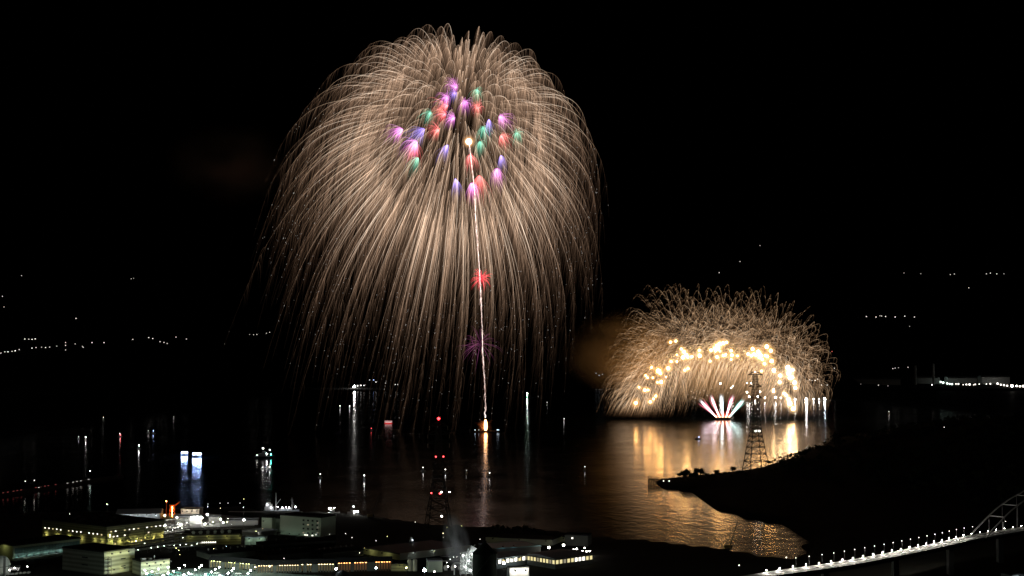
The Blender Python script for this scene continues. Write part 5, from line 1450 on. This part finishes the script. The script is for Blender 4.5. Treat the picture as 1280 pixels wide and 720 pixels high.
# comet fan on its own barge
bg2 = barge(903.5, 525, 34, 10, 'dark launch barge carrying the five fanned comets', nm=5)
fan = [(881, 521, 874, 499, (.95, .9, .95), (.95, .2, .3), 'outermost left'), (892, 521, 887, 493, (1, .95, .95), (.95, .25, .3), 'second from the left'), (902.5, 521, 901.5, 491, (.95, 1, 1), (.6, .75, .8), 'upright middle'),
       (911, 521, 917, 492.5, (1, .92, .95), (.9, .15, .3), 'second from the right'), (921, 521, 931, 498, (.9, 1, .98), (.3, .75, .65), 'outermost right')]
bx = 903.5
for k, (x0, y0, x1, y1, ccol, ecol, lb_) in enumerate(fan):
    xs0 = bx + (k - 2) * 4.0
    a, b = P(xs0, 521.5, BY), P(x1, y1, BY)
    root = empty('comet_fountain', a, 0, 'white %s comet of the five comet fan on the barge' % lb_, 'comet', 'comets of the five comet fan')
    n = 44
    t = np.linspace(0, 1, 14)
    ax_ = np.array(b - a); side = np.array([ax_[2], 0, -ax_[0]]); side /= np.linalg.norm(side)
    for nm, cnt_, w0, col_, st, rr_, off in (('core', 30, 2.1, ccol, .42, .55, 0), ('flank', 22, 2.6, ecol, .3, .45, 1)):
        o_ = rng.normal(0, .55, cnt_) + (off * 1.15 * np.where(rng.uniform(0, 1, cnt_) < (.25 if k < 2 else .75), -1, 1) if off else 0)
        dz = rng.normal(0, .6, cnt_)
        end = rng.uniform(.72, 1.02, cnt_)
        pp = np.array(a)[None, None] + ax_[None, None] * (t[None, :, None] * end[:, None, None]) + side[None, None] * (o_[:, None] * w0 * 1.5 * t[None])[..., None]
        pp[..., 1] += dz[:, None] * w0 * t[None]
        key = 'comet_%s_%d' % (nm, k)
        MATS[key] = heat_glow(key, [(0, tuple(.4 * c for c in col_)), (1, col_)], st)
        MATS[key].cycles.emission_sampling = 'AUTO'
        hh = np.clip(np.interp(t, [0, .15, .85, 1], [.7, 1, .9, .25])[None] * rng.uniform(.6, 1, (cnt_, 1)), 0, 1)
        tubes(nm, pp, np.full((cnt_, 14), rr_ * 1.5) * np.interp(t, [0, .8, 1], [.5, 1, .3])[None], hh, MATS[key], root, a)
    MB().use(glow('muzzle_flash', (1.0, .42, .22), 10)).ball((0, 0, 1.0), 1.7, 2).build('muzzle', root)
# red muzzle sparks and thin gold arcs thrown to the sides
for sgn, lb_ in ((-1, 'thin golden arcs falling to the left of the comet fan'), (1, 'thin golden arcs falling to the right of the comet fan')):
    n = 9
    a = P(bx + sgn * 8, 518, BY); root = empty('golden_arcs', a, 0, lb_, 'firework', 'thin arcs beside the comet fan')
    t = np.linspace(.45, 1, 20); pp = np.zeros((n, 20, 3))
    for i in range(n):
        reach_ = rng.uniform(45, 90); hgt = rng.uniform(38, 62)
        pp[i, :, 0] = a.x + sgn * reach_ * t; pp[i, :, 1] = a.y + rng.normal(0, 8); pp[i, :, 2] = a.z + hgt * 4 * (t * .62) * (1 - t * .62) - rng.uniform(0, 14) * t ** 3
    tubes('arc', pp, np.full((n, 20), .42), np.clip(np.linspace(.55, .12, 20)[None] * rng.uniform(.5, 1, (n, 1)), 0, 1), gold_m, root, a)
nn = 120
s0 = np.array(P(bx, 521, BY))[None] + np.stack([rng.uniform(-18, 18, nn), rng.normal(0, 3, nn), np.zeros(nn)], -1)
sq = s0[:, None] + (np.stack([rng.normal(0, 3, nn), rng.normal(0, 3, nn), rng.uniform(3, 16, nn)], -1))[:, None] * np.linspace(0, 1, 5)[None, :, None]
rs_ = tubes('muzzle_sparks', sq, np.full((nn, 5), .5), np.clip(rng.uniform(.2, .8, (nn, 1)) * np.linspace(1, .2, 5), 0, 1), heat_glow('muzzle_red', [(0, (.4, .04, .02)), (1, (1, .25, .15))], 1.0), None, tuple(P(bx, 521, BY)))
tag(rs_, 'red sparks fizzing over the comet barge', kind='stuff')

# smoke lit by the golden stars
smoke_volume('smoke', 'brown smoke drifting left of the golden firework', P(778, 440, BY + 40), (170, 70, 110), .028, (.85, .7, .45), 1.5, seed=5.0, thr=.3)
smoke_volume('smoke', 'gold lit smoke hanging under the arch of stars', P(900, 462, BY + 110), (200, 60, 105), .035, (.9, .8, .6), 1.8, seed=9.0, thr=.2)
smoke_volume('smoke', 'faint brown smoke left of the willow firework', P(285, 205, WY + 60), (150, 80, 105), .0035, (.85, .7, .55), 1.3, seed=14.0, thr=.35)
